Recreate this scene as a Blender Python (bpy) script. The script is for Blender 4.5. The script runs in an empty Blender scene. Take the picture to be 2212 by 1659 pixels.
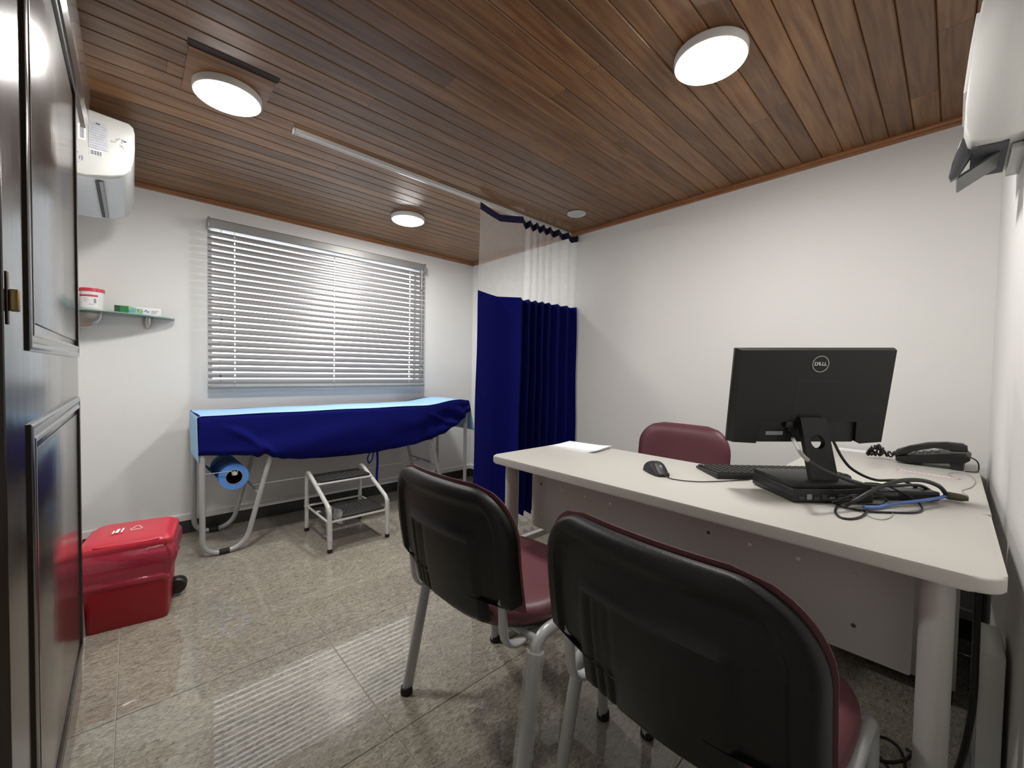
import bpy, bmesh, math, random
from mathutils import Vector, Matrix, Euler
random.seed(7)
sc = bpy.context.scene
COL = sc.collection
PI = math.pi

# ------------------------------------------------------------------ camera
CAM_H = 1.064
cam_d = bpy.data.cameras.new('camera'); cam = bpy.data.objects.new('camera', cam_d); COL.objects.link(cam)
cam_d.sensor_fit = 'HORIZONTAL'; cam_d.sensor_width = 36.0; cam_d.lens = 36.0 * 883.0 / 2212.0
cam_d.clip_start = 0.01; cam_d.clip_end = 200
cam.matrix_world = Matrix(((0.73315777, 0.00731618, -0.68001923, 0.0),
                           (-0.67983355, 0.0336074, -0.732596, 0.0),
                           (0.01749388, 0.99940833, 0.02961331, CAM_H),
                           (0, 0, 0, 1)))
sc.camera = cam

# ------------------------------------------------------------------ world and exposure
world = bpy.data.worlds.new('sky'); sc.world = world; world.use_nodes = True
wn = world.node_tree; wn.nodes.clear()
w_out = wn.nodes.new('ShaderNodeOutputWorld'); w_bg = wn.nodes.new('ShaderNodeBackground')
w_bg.inputs['Color'].default_value = (0.90, 0.95, 1.0, 1); w_bg.inputs['Strength'].default_value = 4.0
wn.links.new(w_bg.outputs[0], w_out.inputs[0])
sc.view_settings.view_transform = 'Standard'; sc.view_settings.look = 'None'
sc.view_settings.gamma = 1.0; sc.view_settings.use_curve_mapping = False
sc.view_settings.exposure = 0.0
LAMP = 175.0           # emission of the LED ceiling lamps

# ------------------------------------------------------------------ room dimensions
XL, XR, YB, YF = -0.217, 2.504, 3.297, -0.105      # left, right, back (window) and front wall planes
H = 2.137; CORR = -1.35                            # ceiling height, far side of the corridor behind the camera

# ------------------------------------------------------------------ materials
MATS = {}
def nodes(name):
    m = bpy.data.materials.new(name); m.use_nodes = True
    nt = m.node_tree; b = nt.nodes['Principled BSDF']; return m, nt, b
def N(nt, t, **kw):
    n = nt.nodes.new(t)
    for k, v in kw.items(): setattr(n, k, v)
    return n
def tcoord(nt, scale=(1, 1, 1), out='Object', rnd=False):
    tc = N(nt, 'ShaderNodeTexCoord'); mp = N(nt, 'ShaderNodeMapping'); mp.inputs['Scale'].default_value = scale
    nt.links.new(tc.outputs[out], mp.inputs['Vector'])
    if rnd:
        oi = N(nt, 'ShaderNodeObjectInfo'); mu = N(nt, 'ShaderNodeMath', operation='MULTIPLY'); mu.inputs[1].default_value = 37.0
        nt.links.new(oi.outputs['Random'], mu.inputs[0]); cb = N(nt, 'ShaderNodeCombineXYZ')
        for i in range(3): nt.links.new(mu.outputs[0], cb.inputs[i])
        nt.links.new(cb.outputs[0], mp.inputs['Location'])
    return mp
def mat(name, col, rough=0.5, metal=0.0, spec=0.5, var=0.06, scale=30.0, bump=0.0, bscale=None, coat=0.0, coat_r=0.1, alpha=1.0, sheen=0.0, trans=0.0):
    if name in MATS: return MATS[name]
    m, nt, b = nodes(name)
    mp = tcoord(nt); ns = N(nt, 'ShaderNodeTexNoise'); ns.inputs['Scale'].default_value = scale; ns.inputs['Detail'].default_value = 5
    nt.links.new(mp.outputs[0], ns.inputs['Vector'])
    mx = N(nt, 'ShaderNodeMix', data_type='RGBA')
    mx.inputs[6].default_value = (*[c * (1 - var) for c in col], 1); mx.inputs[7].default_value = (*[min(1, c * (1 + var)) for c in col], 1)
    nt.links.new(ns.outputs['Fac'], mx.inputs[0]); nt.links.new(mx.outputs[2], b.inputs['Base Color'])
    b.inputs['Roughness'].default_value = rough; b.inputs['Metallic'].default_value = metal; b.inputs['Specular IOR Level'].default_value = spec
    b.inputs['Coat Weight'].default_value = coat; b.inputs['Coat Roughness'].default_value = coat_r
    b.inputs['Alpha'].default_value = alpha; b.inputs['Sheen Weight'].default_value = sheen; b.inputs['Transmission Weight'].default_value = trans
    if bump > 0:
        n2 = N(nt, 'ShaderNodeTexNoise'); n2.inputs['Scale'].default_value = bscale or scale; n2.inputs['Detail'].default_value = 3
        nt.links.new(mp.outputs[0], n2.inputs['Vector'])
        bp = N(nt, 'ShaderNodeBump'); bp.inputs['Strength'].default_value = bump; bp.inputs['Distance'].default_value = 0.002
        nt.links.new(n2.outputs['Fac'], bp.inputs['Height']); nt.links.new(bp.outputs[0], b.inputs['Normal'])
    MATS[name] = m; return m
def wood(name, dark, light, rough, axis='x', coat=0.3, rnd=0.35, spec=0.5, wave=0.25):
    m, nt, b = nodes(name)
    s = {'x': (1.6, 22, 22), 'y': (22, 1.6, 22), 'z': (22, 22, 1.6)}[axis]
    mp = tcoord(nt, s, rnd=True); ns = N(nt, 'ShaderNodeTexNoise'); ns.inputs['Scale'].default_value = 2.2; ns.inputs['Detail'].default_value = 7; ns.inputs['Distortion'].default_value = 0.6
    nt.links.new(mp.outputs[0], ns.inputs['Vector'])
    cr = N(nt, 'ShaderNodeValToRGB'); cr.color_ramp.elements[0].position = 0.3; cr.color_ramp.elements[0].color = (*dark, 1); cr.color_ramp.elements[1].position = 0.72; cr.color_ramp.elements[1].color = (*light, 1)
    nt.links.new(ns.outputs['Fac'], cr.inputs[0])
    oi = N(nt, 'ShaderNodeObjectInfo'); mr = N(nt, 'ShaderNodeMapRange'); mr.inputs[3].default_value = 1 - rnd; mr.inputs[4].default_value = 1 + rnd
    nt.links.new(oi.outputs['Random'], mr.inputs[0])
    hs = N(nt, 'ShaderNodeHueSaturation'); nt.links.new(cr.outputs[0], hs.inputs['Color']); nt.links.new(mr.outputs[0], hs.inputs['Value'])
    nt.links.new(hs.outputs[0], b.inputs['Base Color'])
    b.inputs['Roughness'].default_value = rough; b.inputs['Coat Weight'].default_value = coat; b.inputs['Coat Roughness'].default_value = 0.22; b.inputs['Specular IOR Level'].default_value = spec
    mp2 = tcoord(nt, {'x': (3, 9, 9), 'y': (9, 3, 9), 'z': (9, 9, 3)}[axis], rnd=True); n2 = N(nt, 'ShaderNodeTexNoise'); n2.inputs['Scale'].default_value = 1.5; n2.inputs['Detail'].default_value = 2
    nt.links.new(mp2.outputs[0], n2.inputs['Vector'])
    bp = N(nt, 'ShaderNodeBump'); bp.inputs['Strength'].default_value = wave; bp.inputs['Distance'].default_value = 0.01
    nt.links.new(n2.outputs['Fac'], bp.inputs['Height']); nt.links.new(bp.outputs[0], b.inputs['Normal'])
    if coat > 0: nt.links.new(bp.outputs[0], b.inputs['Coat Normal'])
    MATS[name] = m; return m
def emis(name, col, strength):
    m, nt, b = nodes(name); b.inputs['Base Color'].default_value = (*col, 1)
    b.inputs['Emission Color'].default_value = (*col, 1); b.inputs['Emission Strength'].default_value = strength; b.inputs['Roughness'].default_value = 0.4
    MATS[name] = m; return m
def film(name, col, alpha, rough=0.12, spec=0.6, bump=0.0, bscale=40):
    m = mat(name, col, rough, spec=spec, var=0.1, alpha=alpha, bump=bump, bscale=bscale); return m
def pane(name, tint, refl=0.08):
    m, nt, b = nodes(name); nt.nodes.remove(b); out = nt.nodes['Material Output']
    t = N(nt, 'ShaderNodeBsdfTransparent'); t.inputs[0].default_value = (*tint, 1); g = N(nt, 'ShaderNodeBsdfGlossy'); g.inputs['Roughness'].default_value = 0.02
    fr = N(nt, 'ShaderNodeFresnel'); fr.inputs['IOR'].default_value = 1.45
    ms = N(nt, 'ShaderNodeMixShader'); nt.links.new(fr.outputs[0], ms.inputs[0]); nt.links.new(t.outputs[0], ms.inputs[1]); nt.links.new(g.outputs[0], ms.inputs[2]); nt.links.new(ms.outputs[0], out.inputs['Surface'])
    MATS[name] = m; return m

# floor: polished grey-brown porcelain with streaky speckle
m, nt, b = nodes('floor_tile')
mp = tcoord(nt, (1, 1, 1), rnd=True)
a1 = N(nt, 'ShaderNodeTexNoise'); a1.inputs['Scale'].default_value = 75; a1.inputs['Detail'].default_value = 8; a1.inputs['Roughness'].default_value = 0.75; a1.inputs['Distortion'].default_value = 1.4
mpb = N(nt, 'ShaderNodeMapping'); mpb.inputs['Scale'].default_value = (0.55, 1.3, 1); mpb.inputs['Rotation'].default_value = (0, 0, 0.5); nt.links.new(mp.outputs[0], mpb.inputs['Vector']); nt.links.new(mpb.outputs[0], a1.inputs['Vector'])
c1 = N(nt, 'ShaderNodeValToRGB'); e = c1.color_ramp.elements; e[0].position = 0.33; e[0].color = (0.115, 0.103, 0.083, 1); e[1].position = 0.72; e[1].color = (0.54, 0.495, 0.41, 1)
x1 = c1.color_ramp.elements.new(0.5); x1.color = (0.305, 0.278, 0.228, 1); nt.links.new(a1.outputs['Fac'], c1.inputs[0])
a2 = N(nt, 'ShaderNodeTexNoise'); a2.inputs['Scale'].default_value = 3.5; a2.inputs['Detail'].default_value = 3; nt.links.new(mp.outputs[0], a2.inputs['Vector'])
mr = N(nt, 'ShaderNodeMapRange'); mr.inputs[3].default_value = 0.75; mr.inputs[4].default_value = 1.25; nt.links.new(a2.outputs['Fac'], mr.inputs[0])
hs = N(nt, 'ShaderNodeHueSaturation'); nt.links.new(c1.outputs[0], hs.inputs['Color']); nt.links.new(mr.outputs[0], hs.inputs['Value']); nt.links.new(hs.outputs[0], b.inputs['Base Color'])
b.inputs['Roughness'].default_value = 0.03; b.inputs['Specular IOR Level'].default_value = 0.62
MATS['floor_tile'] = m

WALL = mat('wall_paint', (0.80, 0.795, 0.775), 0.65, var=0.015, scale=4, bump=0.15, bscale=180, spec=0.3)
GROUT = mat('grout', (0.42, 0.40, 0.36), 0.8)
DARKSTONE = mat('dark_skirting', (0.045, 0.042, 0.038), 0.25, var=0.3, scale=60)
CEIL_W = wood('ceiling_wood', (0.13, 0.050, 0.014), (0.27, 0.135, 0.052), 0.40, 'x', coat=0.13, rnd=0.28)
TRIM_W = wood('trim_wood', (0.21, 0.080, 0.028), (0.38, 0.17, 0.070), 0.4, 'x', coat=0.3, rnd=0.05)
TRIM_WY = wood('trim_wood_side', (0.21, 0.080, 0.028), (0.38, 0.17, 0.070), 0.4, 'y', coat=0.3, rnd=0.05)
GAP = mat('plank_gap', (0.02, 0.012, 0.008), 0.9)
DOOR = wood('door_lacquer', (0.012, 0.009, 0.008), (0.03, 0.019, 0.013), 0.20, 'z', coat=0.6, rnd=0.05, wave=0.12)
BRASS = mat('brass', (0.30, 0.22, 0.10), 0.35, 0.9)
DARKMETAL = mat('dark_bronze', (0.06, 0.04, 0.03), 0.4, 0.7)
BLIND = mat('blind_grey', (0.27, 0.262, 0.265), 0.34, 0.25, var=0.03)
BLINDR = mat('blind_rail_grey', (0.25, 0.245, 0.24), 0.42, 0.2, var=0.03)
CORDM = mat('blind_cord', (0.35, 0.34, 0.33), 0.7)
BLACKP = mat('black_plastic', (0.012, 0.012, 0.0115), 0.45, var=0.15)
BLACKT = mat('black_textured_plastic', (0.010, 0.010, 0.0095), 0.46, spec=0.35, var=0.2, bump=0.25, bscale=420)
MONP = mat('monitor_black', (0.014, 0.0142, 0.0135), 0.5, spec=0.35, var=0.12, scale=300, bump=0.15, bscale=600)
RUBBER = mat('rubber', (0.015, 0.015, 0.015), 0.7)
TREAD = mat('rubber_tread', (0.018, 0.018, 0.018), 0.5, var=0.3)
MAROON = mat('maroon_vinyl', (0.115, 0.034, 0.043), 0.42, var=0.1, scale=120, bump=0.2, bscale=500)
MAROON_D = mat('maroon_piping', (0.07, 0.014, 0.022), 0.5)
TUBE = mat('grey_tube_paint', (0.46, 0.47, 0.47), 0.3, 0.15, var=0.03)
TUBEW = mat('white_tube_paint', (0.60, 0.60, 0.58), 0.3, 0.05, var=0.05)
DESK = mat('desk_laminate', (0.53, 0.515, 0.475), 0.36, var=0.05, scale=220, spec=0.45)
DESKE = mat('desk_edge', (0.50, 0.485, 0.44), 0.45, var=0.03)
DESKM = mat('desk_metal', (0.50, 0.49, 0.455), 0.4, var=0.04, scale=150)
WHITEP = mat('white_plastic', (0.78, 0.78, 0.76), 0.28, var=0.02)
CREAMP = mat('cream_plastic', (0.51, 0.51, 0.49), 0.25, var=0.02)
GREYP = mat('grey_plastic', (0.30, 0.30, 0.30), 0.45)
NAVY = mat('navy_cloth', (0.0036, 0.0044, 0.120), 0.9, var=0.12, scale=500, spec=0.15, bump=0.15, bscale=900)
NAVYD = mat('navy_band', (0.012, 0.013, 0.055), 0.85, var=0.1, scale=500)
ROYAL = mat('royal_blue_cloth', (0.0028, 0.0045, 0.115), 0.9, var=0.15, scale=500, spec=0.15)
SKY = mat('light_blue_paper', (0.36, 0.60, 0.86), 0.8, var=0.04, scale=200)
ROLLB = mat('blue_paper_roll', (0.10, 0.30, 0.78), 0.75, var=0.08, scale=120)
CARD = mat('cardboard', (0.36, 0.25, 0.15), 0.85)
RED = mat('red_plastic', (0.34, 0.006, 0.016), 0.36, var=0.06, scale=60)
REDL = mat('red_lid_plastic', (0.56, 0.030, 0.055), 0.38, var=0.05, scale=60)
REDF = film('red_film', (0.55, 0.05, 0.10), 0.62, 0.16, 0.7, bump=0.5, bscale=28)
CLEARF = film('clear_film', (0.85, 0.86, 0.86), 0.22, 0.1, 0.8, bump=0.6, bscale=60)
PAPER = mat('paper', (0.86, 0.86, 0.87), 0.8, var=0.01)
PRINT = mat('print_grey', (0.33, 0.33, 0.36), 0.7)
PRINTD = mat('print_dark', (0.06, 0.06, 0.07), 0.7)
LABELG = mat('label_grey', (0.42, 0.43, 0.47), 0.6, var=0.25, scale=90)
VIOLET = mat('violet_print', (0.16, 0.12, 0.40), 0.7)
REDLID = mat('tub_red', (0.62, 0.03, 0.06), 0.4)
GREEN = mat('box_green', (0.03, 0.22, 0.06), 0.5)
GREEND = mat('box_dark_green', (0.02, 0.08, 0.025), 0.5)
LIME = mat('lime_tag', (0.22, 0.85, 0.12), 0.5)
PALEG = mat('pale_green_paper', (0.62, 0.78, 0.60), 0.8)
BLUEP = mat('blue_print', (0.04, 0.12, 0.62), 0.6)
LBLUE = mat('pale_blue_print', (0.20, 0.45, 0.85), 0.6)
PINK = mat('pink_tape', (0.80, 0.58, 0.66), 0.6)
PINKD = mat('pink_end', (0.62, 0.16, 0.30), 0.6)
STEEL = mat('brushed_steel', (0.48, 0.45, 0.40), 0.32, 0.9)
BLUEC = mat('blue_cable', (0.10, 0.20, 0.50), 0.5)
CLEARC = mat('grey_cable', (0.36, 0.36, 0.34), 0.5)
OLIVE = mat('olive_plug', (0.10, 0.095, 0.05), 0.5)
LOGO = mat('logo_silver', (0.72, 0.72, 0.70), 0.35)
MESH = film('white_mesh', (0.92, 0.92, 0.92), 0.30, 0.8, 0.1)
GLASS = pane('window_glass', (0.95, 0.97, 0.96))
SHELFG = pane('shelf_glass', (0.80, 0.90, 0.88))
GLASSE = mat('glass_edge', (0.22, 0.42, 0.38), 0.15, var=0.05)
LENS = mat('frosted_lens', (0.55, 0.57, 0.55), 0.3)
LED = emis('led_diffuser', (1.0, 0.975, 0.94), LAMP)
TIN = mat('aluminium', (0.62, 0.62, 0.62), 0.35, 0.7)
SCREEN = mat('screen_black', (0.01, 0.01, 0.012), 0.2)

# ------------------------------------------------------------------ building helpers
ROOT = {}            # object -> inverse matrix of its thing (geometry is written in room coordinates unless local)
def link(o, parent=None):
    COL.objects.link(o)
    if parent is not None:
        o.parent = parent; ROOT[o.name] = ROOT.get(parent.name)
    return o
def tag(o, label=None, cat=None, group=None, kind=None):
    if label: o['label'] = label
    if cat: o['category'] = cat
    if group: o['group'] = group
    if kind: o['kind'] = kind
    return o
def thing(name, label, cat, loc=(0, 0, 0), rotz=0.0, group=None, local=False):
    o = bpy.data.objects.new(name, None); o.empty_display_size = 0.05; COL.objects.link(o)
    o.location = loc; o.rotation_euler = (0, 0, rotz)
    M = Matrix.Translation(Vector(loc)) @ Matrix.Rotation(rotz, 4, 'Z')
    ROOT[o.name] = None if local else M.inverted()
    return tag(o, label, cat, group)
def obj(name, v, f, mt, parent=None, smooth=False, angle=40):
    me = bpy.data.meshes.new(name)
    inv = ROOT.get(parent.name) if parent is not None else None
    if inv is not None: v = [inv @ Vector(p) for p in v]
    me.from_pydata([tuple(p) for p in v], [], f); me.validate(); me.update()
    bm = bmesh.new(); bm.from_mesh(me); bmesh.ops.recalc_face_normals(bm, faces=bm.faces); bm.to_mesh(me); bm.free()
    me.materials.append(mt)
    if smooth:
        me.shade_smooth()
        if angle < 180: me.set_sharp_from_angle(angle=math.radians(angle))
    o = bpy.data.objects.new(name, me); return link(o, parent)
def center_origin(o):
    """move the origin of an unparented mesh to its base centre"""
    vs = [v.co.copy() for v in o.data.vertices]
    c = Vector(((min(v.x for v in vs) + max(v.x for v in vs)) / 2, (min(v.y for v in vs) + max(v.y for v in vs)) / 2, min(v.z for v in vs)))
    o.data.transform(Matrix.Translation(-c)); o.location = c
    ROOT[o.name] = Matrix.Translation(c).inverted(); return o
def from_bm(name, bm, mt, parent=None, smooth=False, angle=40):
    bm.verts.ensure_lookup_table(); bm.verts.index_update()
    v = [p.co.copy() for p in bm.verts]; f = [[q.index for q in fc.verts] for fc in bm.faces]; bm.free()
    return obj(name, v, f, mt, parent, smooth, angle)
def box_vf(x0, x1, y0, y1, z0, z1):
    v = [(x0, y0, z0), (x1, y0, z0), (x1, y1, z0), (x0, y1, z0), (x0, y0, z1), (x1, y0, z1), (x1, y1, z1), (x0, y1, z1)]
    return v, [(0, 3, 2, 1), (4, 5, 6, 7), (0, 1, 5, 4), (1, 2, 6, 5), (2, 3, 7, 6), (3, 0, 4, 7)]
def box(name, x, y, z, mt, parent=None, bev=0.0, seg=2, M=None):
    v, f = box_vf(*x, *y, *z)
    if bev > 0:
        bm = bmesh.new(); bv = [bm.verts.new(p) for p in v]
        for q in f: bm.faces.new([bv[i] for i in q])
        bmesh.ops.bevel(bm, geom=list(bm.edges), offset=bev, segments=seg, affect='EDGES', profile=0.5)
        bm.verts.ensure_lookup_table(); bm.verts.index_update(); v = [p.co.copy() for p in bm.verts]; f = [[k.index for k in fc.verts] for fc in bm.faces]; bm.free()
    if M is not None: v = [M @ Vector(p) for p in v]
    return obj(name, v, f, mt, parent, smooth=bev > 0, angle=50)
def multi(name, boxes, mt, parent=None):
    V, Fc = [], []
    for bx in boxes:
        v, f = box_vf(*bx); k = len(V); V += v; Fc += [[i + k for i in q] for q in f]
    return obj(name, V, Fc, mt, parent)
def fillet(pts, r, n=6):
    pts = [Vector(p) for p in pts]; out = [pts[0]]
    for i in range(1, len(pts) - 1):
        a, b, c = pts[i - 1], pts[i], pts[i + 1]; u = (a - b); w = (c - b); lu, lw = u.length, w.length; u.normalize(); w.normalize()
        ang = u.angle(w)
        if ang > PI - 0.02: out.append(b); continue
        rr = r[i] if isinstance(r, (list, tuple)) else r
        d = min(rr / math.tan(ang / 2), lu * 0.49, lw * 0.49); p0 = b + u * d; p1 = b + w * d
        for k in range(n + 1):
            t = k / n; out.append((1 - t) ** 2 * p0 + 2 * t * (1 - t) * b + t * t * p1)
    out.append(pts[-1]); return out
def spline(pts, n=8, closed=False):
    P = [Vector(p) for p in pts]; out = []; m = len(P)
    rng = range(m if closed else m - 1)
    for i in rng:
        if closed: p0, p1, p2, p3 = P[(i - 1) % m], P[i], P[(i + 1) % m], P[(i + 2) % m]
        else: p0, p1, p2, p3 = P[max(i - 1, 0)], P[i], P[i + 1], P[min(i + 2, m - 1)]
        for k in range(n):
            t = k / n
            out.append(0.5 * ((2 * p1) + (-p0 + p2) * t + (2 * p0 - 5 * p1 + 4 * p2 - p3) * t * t + (-p0 + 3 * p1 - 3 * p2 + p3) * t ** 3))
    if not closed: out.append(P[-1])
    return out
def sweep_vf(path, ra, rb=None, res=10, closed=False, upv=None):
    rb = rb or ra; path = [Vector(p) for p in path]; n = len(path); V, Fc = [], []
    T = []
    for i in range(n):
        a = path[(i - 1) % n] if (closed or i > 0) else path[i]; c = path[(i + 1) % n] if (closed or i < n - 1) else path[i]
        T.append((c - a).normalized())
    up = Vector(upv) if upv else (Vector((0, 0, 1)) if abs(T[0].z) < 0.9 else Vector((0, 1, 0)))
    nrm = (up - T[0] * up.dot(T[0])).normalized()
    for i in range(n):
        if upv: nrm = (Vector(upv) - T[i] * Vector(upv).dot(T[i])).normalized()
        else: nrm = (nrm - T[i] * nrm.dot(T[i])).normalized()
        bi = T[i].cross(nrm)
        ka = ra[i] if isinstance(ra, (list, tuple)) else ra; kb = rb[i] if isinstance(rb, (list, tuple)) else rb
        for k in range(res):
            q = 2 * PI * k / res; V.append(path[i] + nrm * (ka * math.cos(q)) + bi * (kb * math.sin(q)))
    m = n if closed else n - 1
    for i in range(m):
        for k in range(res):
            j = (i + 1) % n
            Fc.append((i * res + k, i * res + (k + 1) % res, j * res + (k + 1) % res, j * res + k))
    if not closed:
        Fc.append(tuple(range(res - 1, -1, -1))); Fc.append(tuple((n - 1) * res + k for k in range(res)))
    return V, Fc
def tube(name, path, ra, mt, parent=None, rb=None, res=10, closed=False, upv=None):
    v, f = sweep_vf(path, ra, rb, res, closed, upv); return obj(name, v, f, mt, parent, smooth=True, angle=60)
def lathe(name, prof, c, mt, parent=None, axis='z', res=32, smooth=True, angle=35):
    """profile of (radius, height) turned about an axis through c"""
    V, Fc = [], []; n = len(prof); c = Vector(c)
    ax = {'z': (Vector((1, 0, 0)), Vector((0, 1, 0)), Vector((0, 0, 1))), 'y': (Vector((1, 0, 0)), Vector((0, 0, 1)), Vector((0, 1, 0))), 'x': (Vector((0, 1, 0)), Vector((0, 0, 1)), Vector((1, 0, 0)))}[axis]
    for (r, hh) in prof:
        for k in range(res):
            q = 2 * PI * k / res; V.append(c + ax[0] * (r * math.cos(q)) + ax[1] * (r * math.sin(q)) + ax[2] * hh)
    for i in range(n - 1):
        for k in range(res): Fc.append((i * res + k, i * res + (k + 1) % res, (i + 1) * res + (k + 1) % res, (i + 1) * res + k))
    if prof[0][0] > 1e-5: Fc.append(tuple(range(res)))
    if prof[-1][0] > 1e-5: Fc.append(tuple((n - 1) * res + k for k in range(res)))
    return obj(name, V, Fc, mt, parent, smooth=smooth, angle=angle)
def prism(name, poly, mt, parent=None, axis='z', a=0.0, b=1.0, bev=0.0, seg=2, smooth=True, M=None, angle=40):
    """polygon pulled from a to b along an axis; axis z: (x,y), y: (x,z), x: (y,z)"""
    def P(p, h): return {'z': (p[0], p[1], h), 'y': (p[0], h, p[1]), 'x': (h, p[0], p[1])}[axis]
    bm = bmesh.new(); lo = [bm.verts.new(P(p, a)) for p in poly]; hi = [bm.verts.new(P(p, b)) for p in poly]; n = len(poly)
    f0 = bm.faces.new(lo); f1 = bm.faces.new(hi)
    for i in range(n): bm.faces.new((lo[i], lo[(i + 1) % n], hi[(i + 1) % n], hi[i]))
    if bev > 0:
        es = list(set(list(f0.edges) + list(f1.edges))); bmesh.ops.bevel(bm, geom=es, offset=bev, segments=seg, affect='EDGES', profile=0.5)
    if M is not None: bmesh.ops.transform(bm, matrix=M, verts=bm.verts)
    return from_bm(name, bm, mt, parent, smooth=smooth, angle=angle)
def rrect(x0, x1, y0, y1, r, n=6):
    rs = r if isinstance(r, (list, tuple)) else (r,) * 4
    out = []
    for (cx, cy, a0, q) in ((x1, y1, 0, rs[2]), (x0, y1, 90, rs[3]), (x0, y0, 180, rs[0]), (x1, y0, 270, rs[1])):
        sx = -1 if cx == x1 else 1; sy = -1 if cy == y1 else 1
        for k in range(n + 1):
            t = math.radians(a0 + 90 * k / n); out.append((cx + sx * q + q * math.cos(t), cy + sy * q + q * math.sin(t)))
    return out
def grid(name, nu, nv, fn, mt, parent=None, smooth=True, angle=60, thick=0.0):
    """open surface fn(u,v); thick > 0 gives it a second side with closed edges"""
    V = [Vector(fn(i / (nu - 1), j / (nv - 1))) for j in range(nv) for i in range(nu)]
    Fc = [(j * nu + i, j * nu + i + 1, (j + 1) * nu + i + 1, (j + 1) * nu + i) for j in range(nv - 1) for i in range(nu - 1)]
    if thick > 0:
        nr = [Vector() for _ in V]
        for q in Fc:
            w = (V[q[1]] - V[q[0]]).cross(V[q[3]] - V[q[0]])
            for k in q: nr[k] += w
        k0 = len(V); V += [V[i] - nr[i].normalized() * thick for i in range(k0)]
        Fc += [tuple(i + k0 for i in reversed(q)) for q in list(Fc)]
        rim = [i for i in range(nu)] + [j * nu + nu - 1 for j in range(1, nv)] + [(nv - 1) * nu + i for i in range(nu - 2, -1, -1)] + [j * nu for j in range(nv - 2, 0, -1)]
        for a_, b_ in zip(rim, rim[1:] + rim[:1]): Fc.append((a_, a_ + k0, b_ + k0, b_))
    return obj(name, V, Fc, mt, parent, smooth=smooth, angle=angle)
def copy_tree(o, parent=None):
    c = o.copy(); COL.objects.link(c)
    if parent is not None: c.parent = parent
    ROOT[c.name] = ROOT.get(o.name)
    for ch in list(o.children): copy_tree(ch, c)
    return c
def text(name, body, size, M, mt, parent=None, depth=0.0006, shear=0.0):
    cu = bpy.data.curves.new(name, 'FONT'); cu.body = body; cu.size = size; cu.extrude = depth; cu.align_x = 'CENTER'; cu.align_y = 'CENTER'; cu.shear = shear; cu.offset = size * 0.02
    t = bpy.data.objects.new(name, cu); dg = bpy.context.evaluated_depsgraph_get(); COL.objects.link(t); dg.update()
    me = bpy.data.meshes.new_from_object(t.evaluated_get(dg)); v = [M @ p.co for p in me.vertices]; f = [list(p.vertices) for p in me.polygons]
    bpy.data.objects.remove(t); bpy.data.curves.remove(cu); bpy.data.meshes.remove(me)
    return obj(name, v, f, mt, parent)
def smooth01(a, b, x):
    t = max(0.0, min(1.0, (x - a) / (b - a))); return t * t * (3 - 2 * t)

# ================================================================== THE ROOM
def structure(o, label=None): 
    o['kind'] = 'structure'
    if label: o['label'] = label
    return o
T = 0.12
# floor: grout bed with single tiles
fl = structure(obj('floor', *box_vf(XL, XR, CORR, YB, -0.06, -0.0025), GROUT), 'polished grey brown tiled floor')
TX0, TY0, TP = -0.0455, 1.0745, 0.600
tile_mesh = {}
i0 = math.floor((XL - TX0) / TP); j0 = math.floor((CORR - TY0) / TP)
for i in range(i0, i0 + 7):
    for j in range(j0, j0 + 10):
        x0, x1 = max(TX0 + i * TP, XL), min(TX0 + (i + 1) * TP, XR); y0, y1 = max(TY0 + j * TP, CORR), min(TY0 + (j + 1) * TP, YB)
        if x1 - x0 < 0.01 or y1 - y0 < 0.01: continue
        key = (round(x1 - x0, 3), round(y1 - y0, 3)); g = 0.0012
        if key not in tile_mesh:
            w, d = (x1 - x0) / 2 - g, (y1 - y0) / 2 - g; c = 0.0012
            V = [(sx * (w - q), sy * (d - q), z) for (q, z) in ((0, -0.012), (0, -c), (c, 0.0)) for sx, sy in ((-1, -1), (1, -1), (1, 1), (-1, 1))]
            Fc = [(8, 9, 10, 11)] + [(r * 4 + k, r * 4 + (k + 1) % 4, r * 4 + 4 + (k + 1) % 4, r * 4 + 4 + k) for r in range(2) for k in range(4)]
            me = bpy.data.meshes.new('tile'); me.from_pydata(V, [], Fc); me.update(); me.materials.append(MATS['floor_tile']); tile_mesh[key] = me
        o = bpy.data.objects.new('tile', tile_mesh[key]); COL.objects.link(o); o.parent = fl; o.location = ((x0 + x1) / 2, (y0 + y1) / 2, 0)

# ceiling: dark deck with single varnished planks running along x
ce = structure(obj('ceiling', *box_vf(XL - T, XR + T, CORR - T, YB + T, H + 0.012, H + 0.10), GAP), 'varnished brown tongue and groove wood plank ceiling')
PP, P0 = 0.0803, 0.069
k0 = math.floor((CORR - P0) / PP); rp = random.Random(3)
def plank(x0, x1, y0, y1):
    c = 0.0035; g = 0.0008; w, d = (x1 - x0) / 2 - 0.0004, (y1 - y0) / 2 - g
    V = [(sx * w, sy * q, z) for (q, z) in ((d, 0.012), (d, c), (d - c, 0.0)) for sx, sy in ((-1, -1), (1, -1), (1, 1), (-1, 1))]
    Fc = [(8, 9, 10, 11)] + [(r * 4 + k, r * 4 + (k + 1) % 4, r * 4 + 4 + (k + 1) % 4, r * 4 + 4 + k) for r in range(2) for k in range(4)]
    me = bpy.data.meshes.new('plank'); me.from_pydata(V, [], Fc); me.update(); me.materials.append(CEIL_W)
    o = bpy.data.objects.new('plank', me); COL.objects.link(o); o.parent = ce; o.location = ((x0 + x1) / 2, (y0 + y1) / 2, H)
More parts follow.
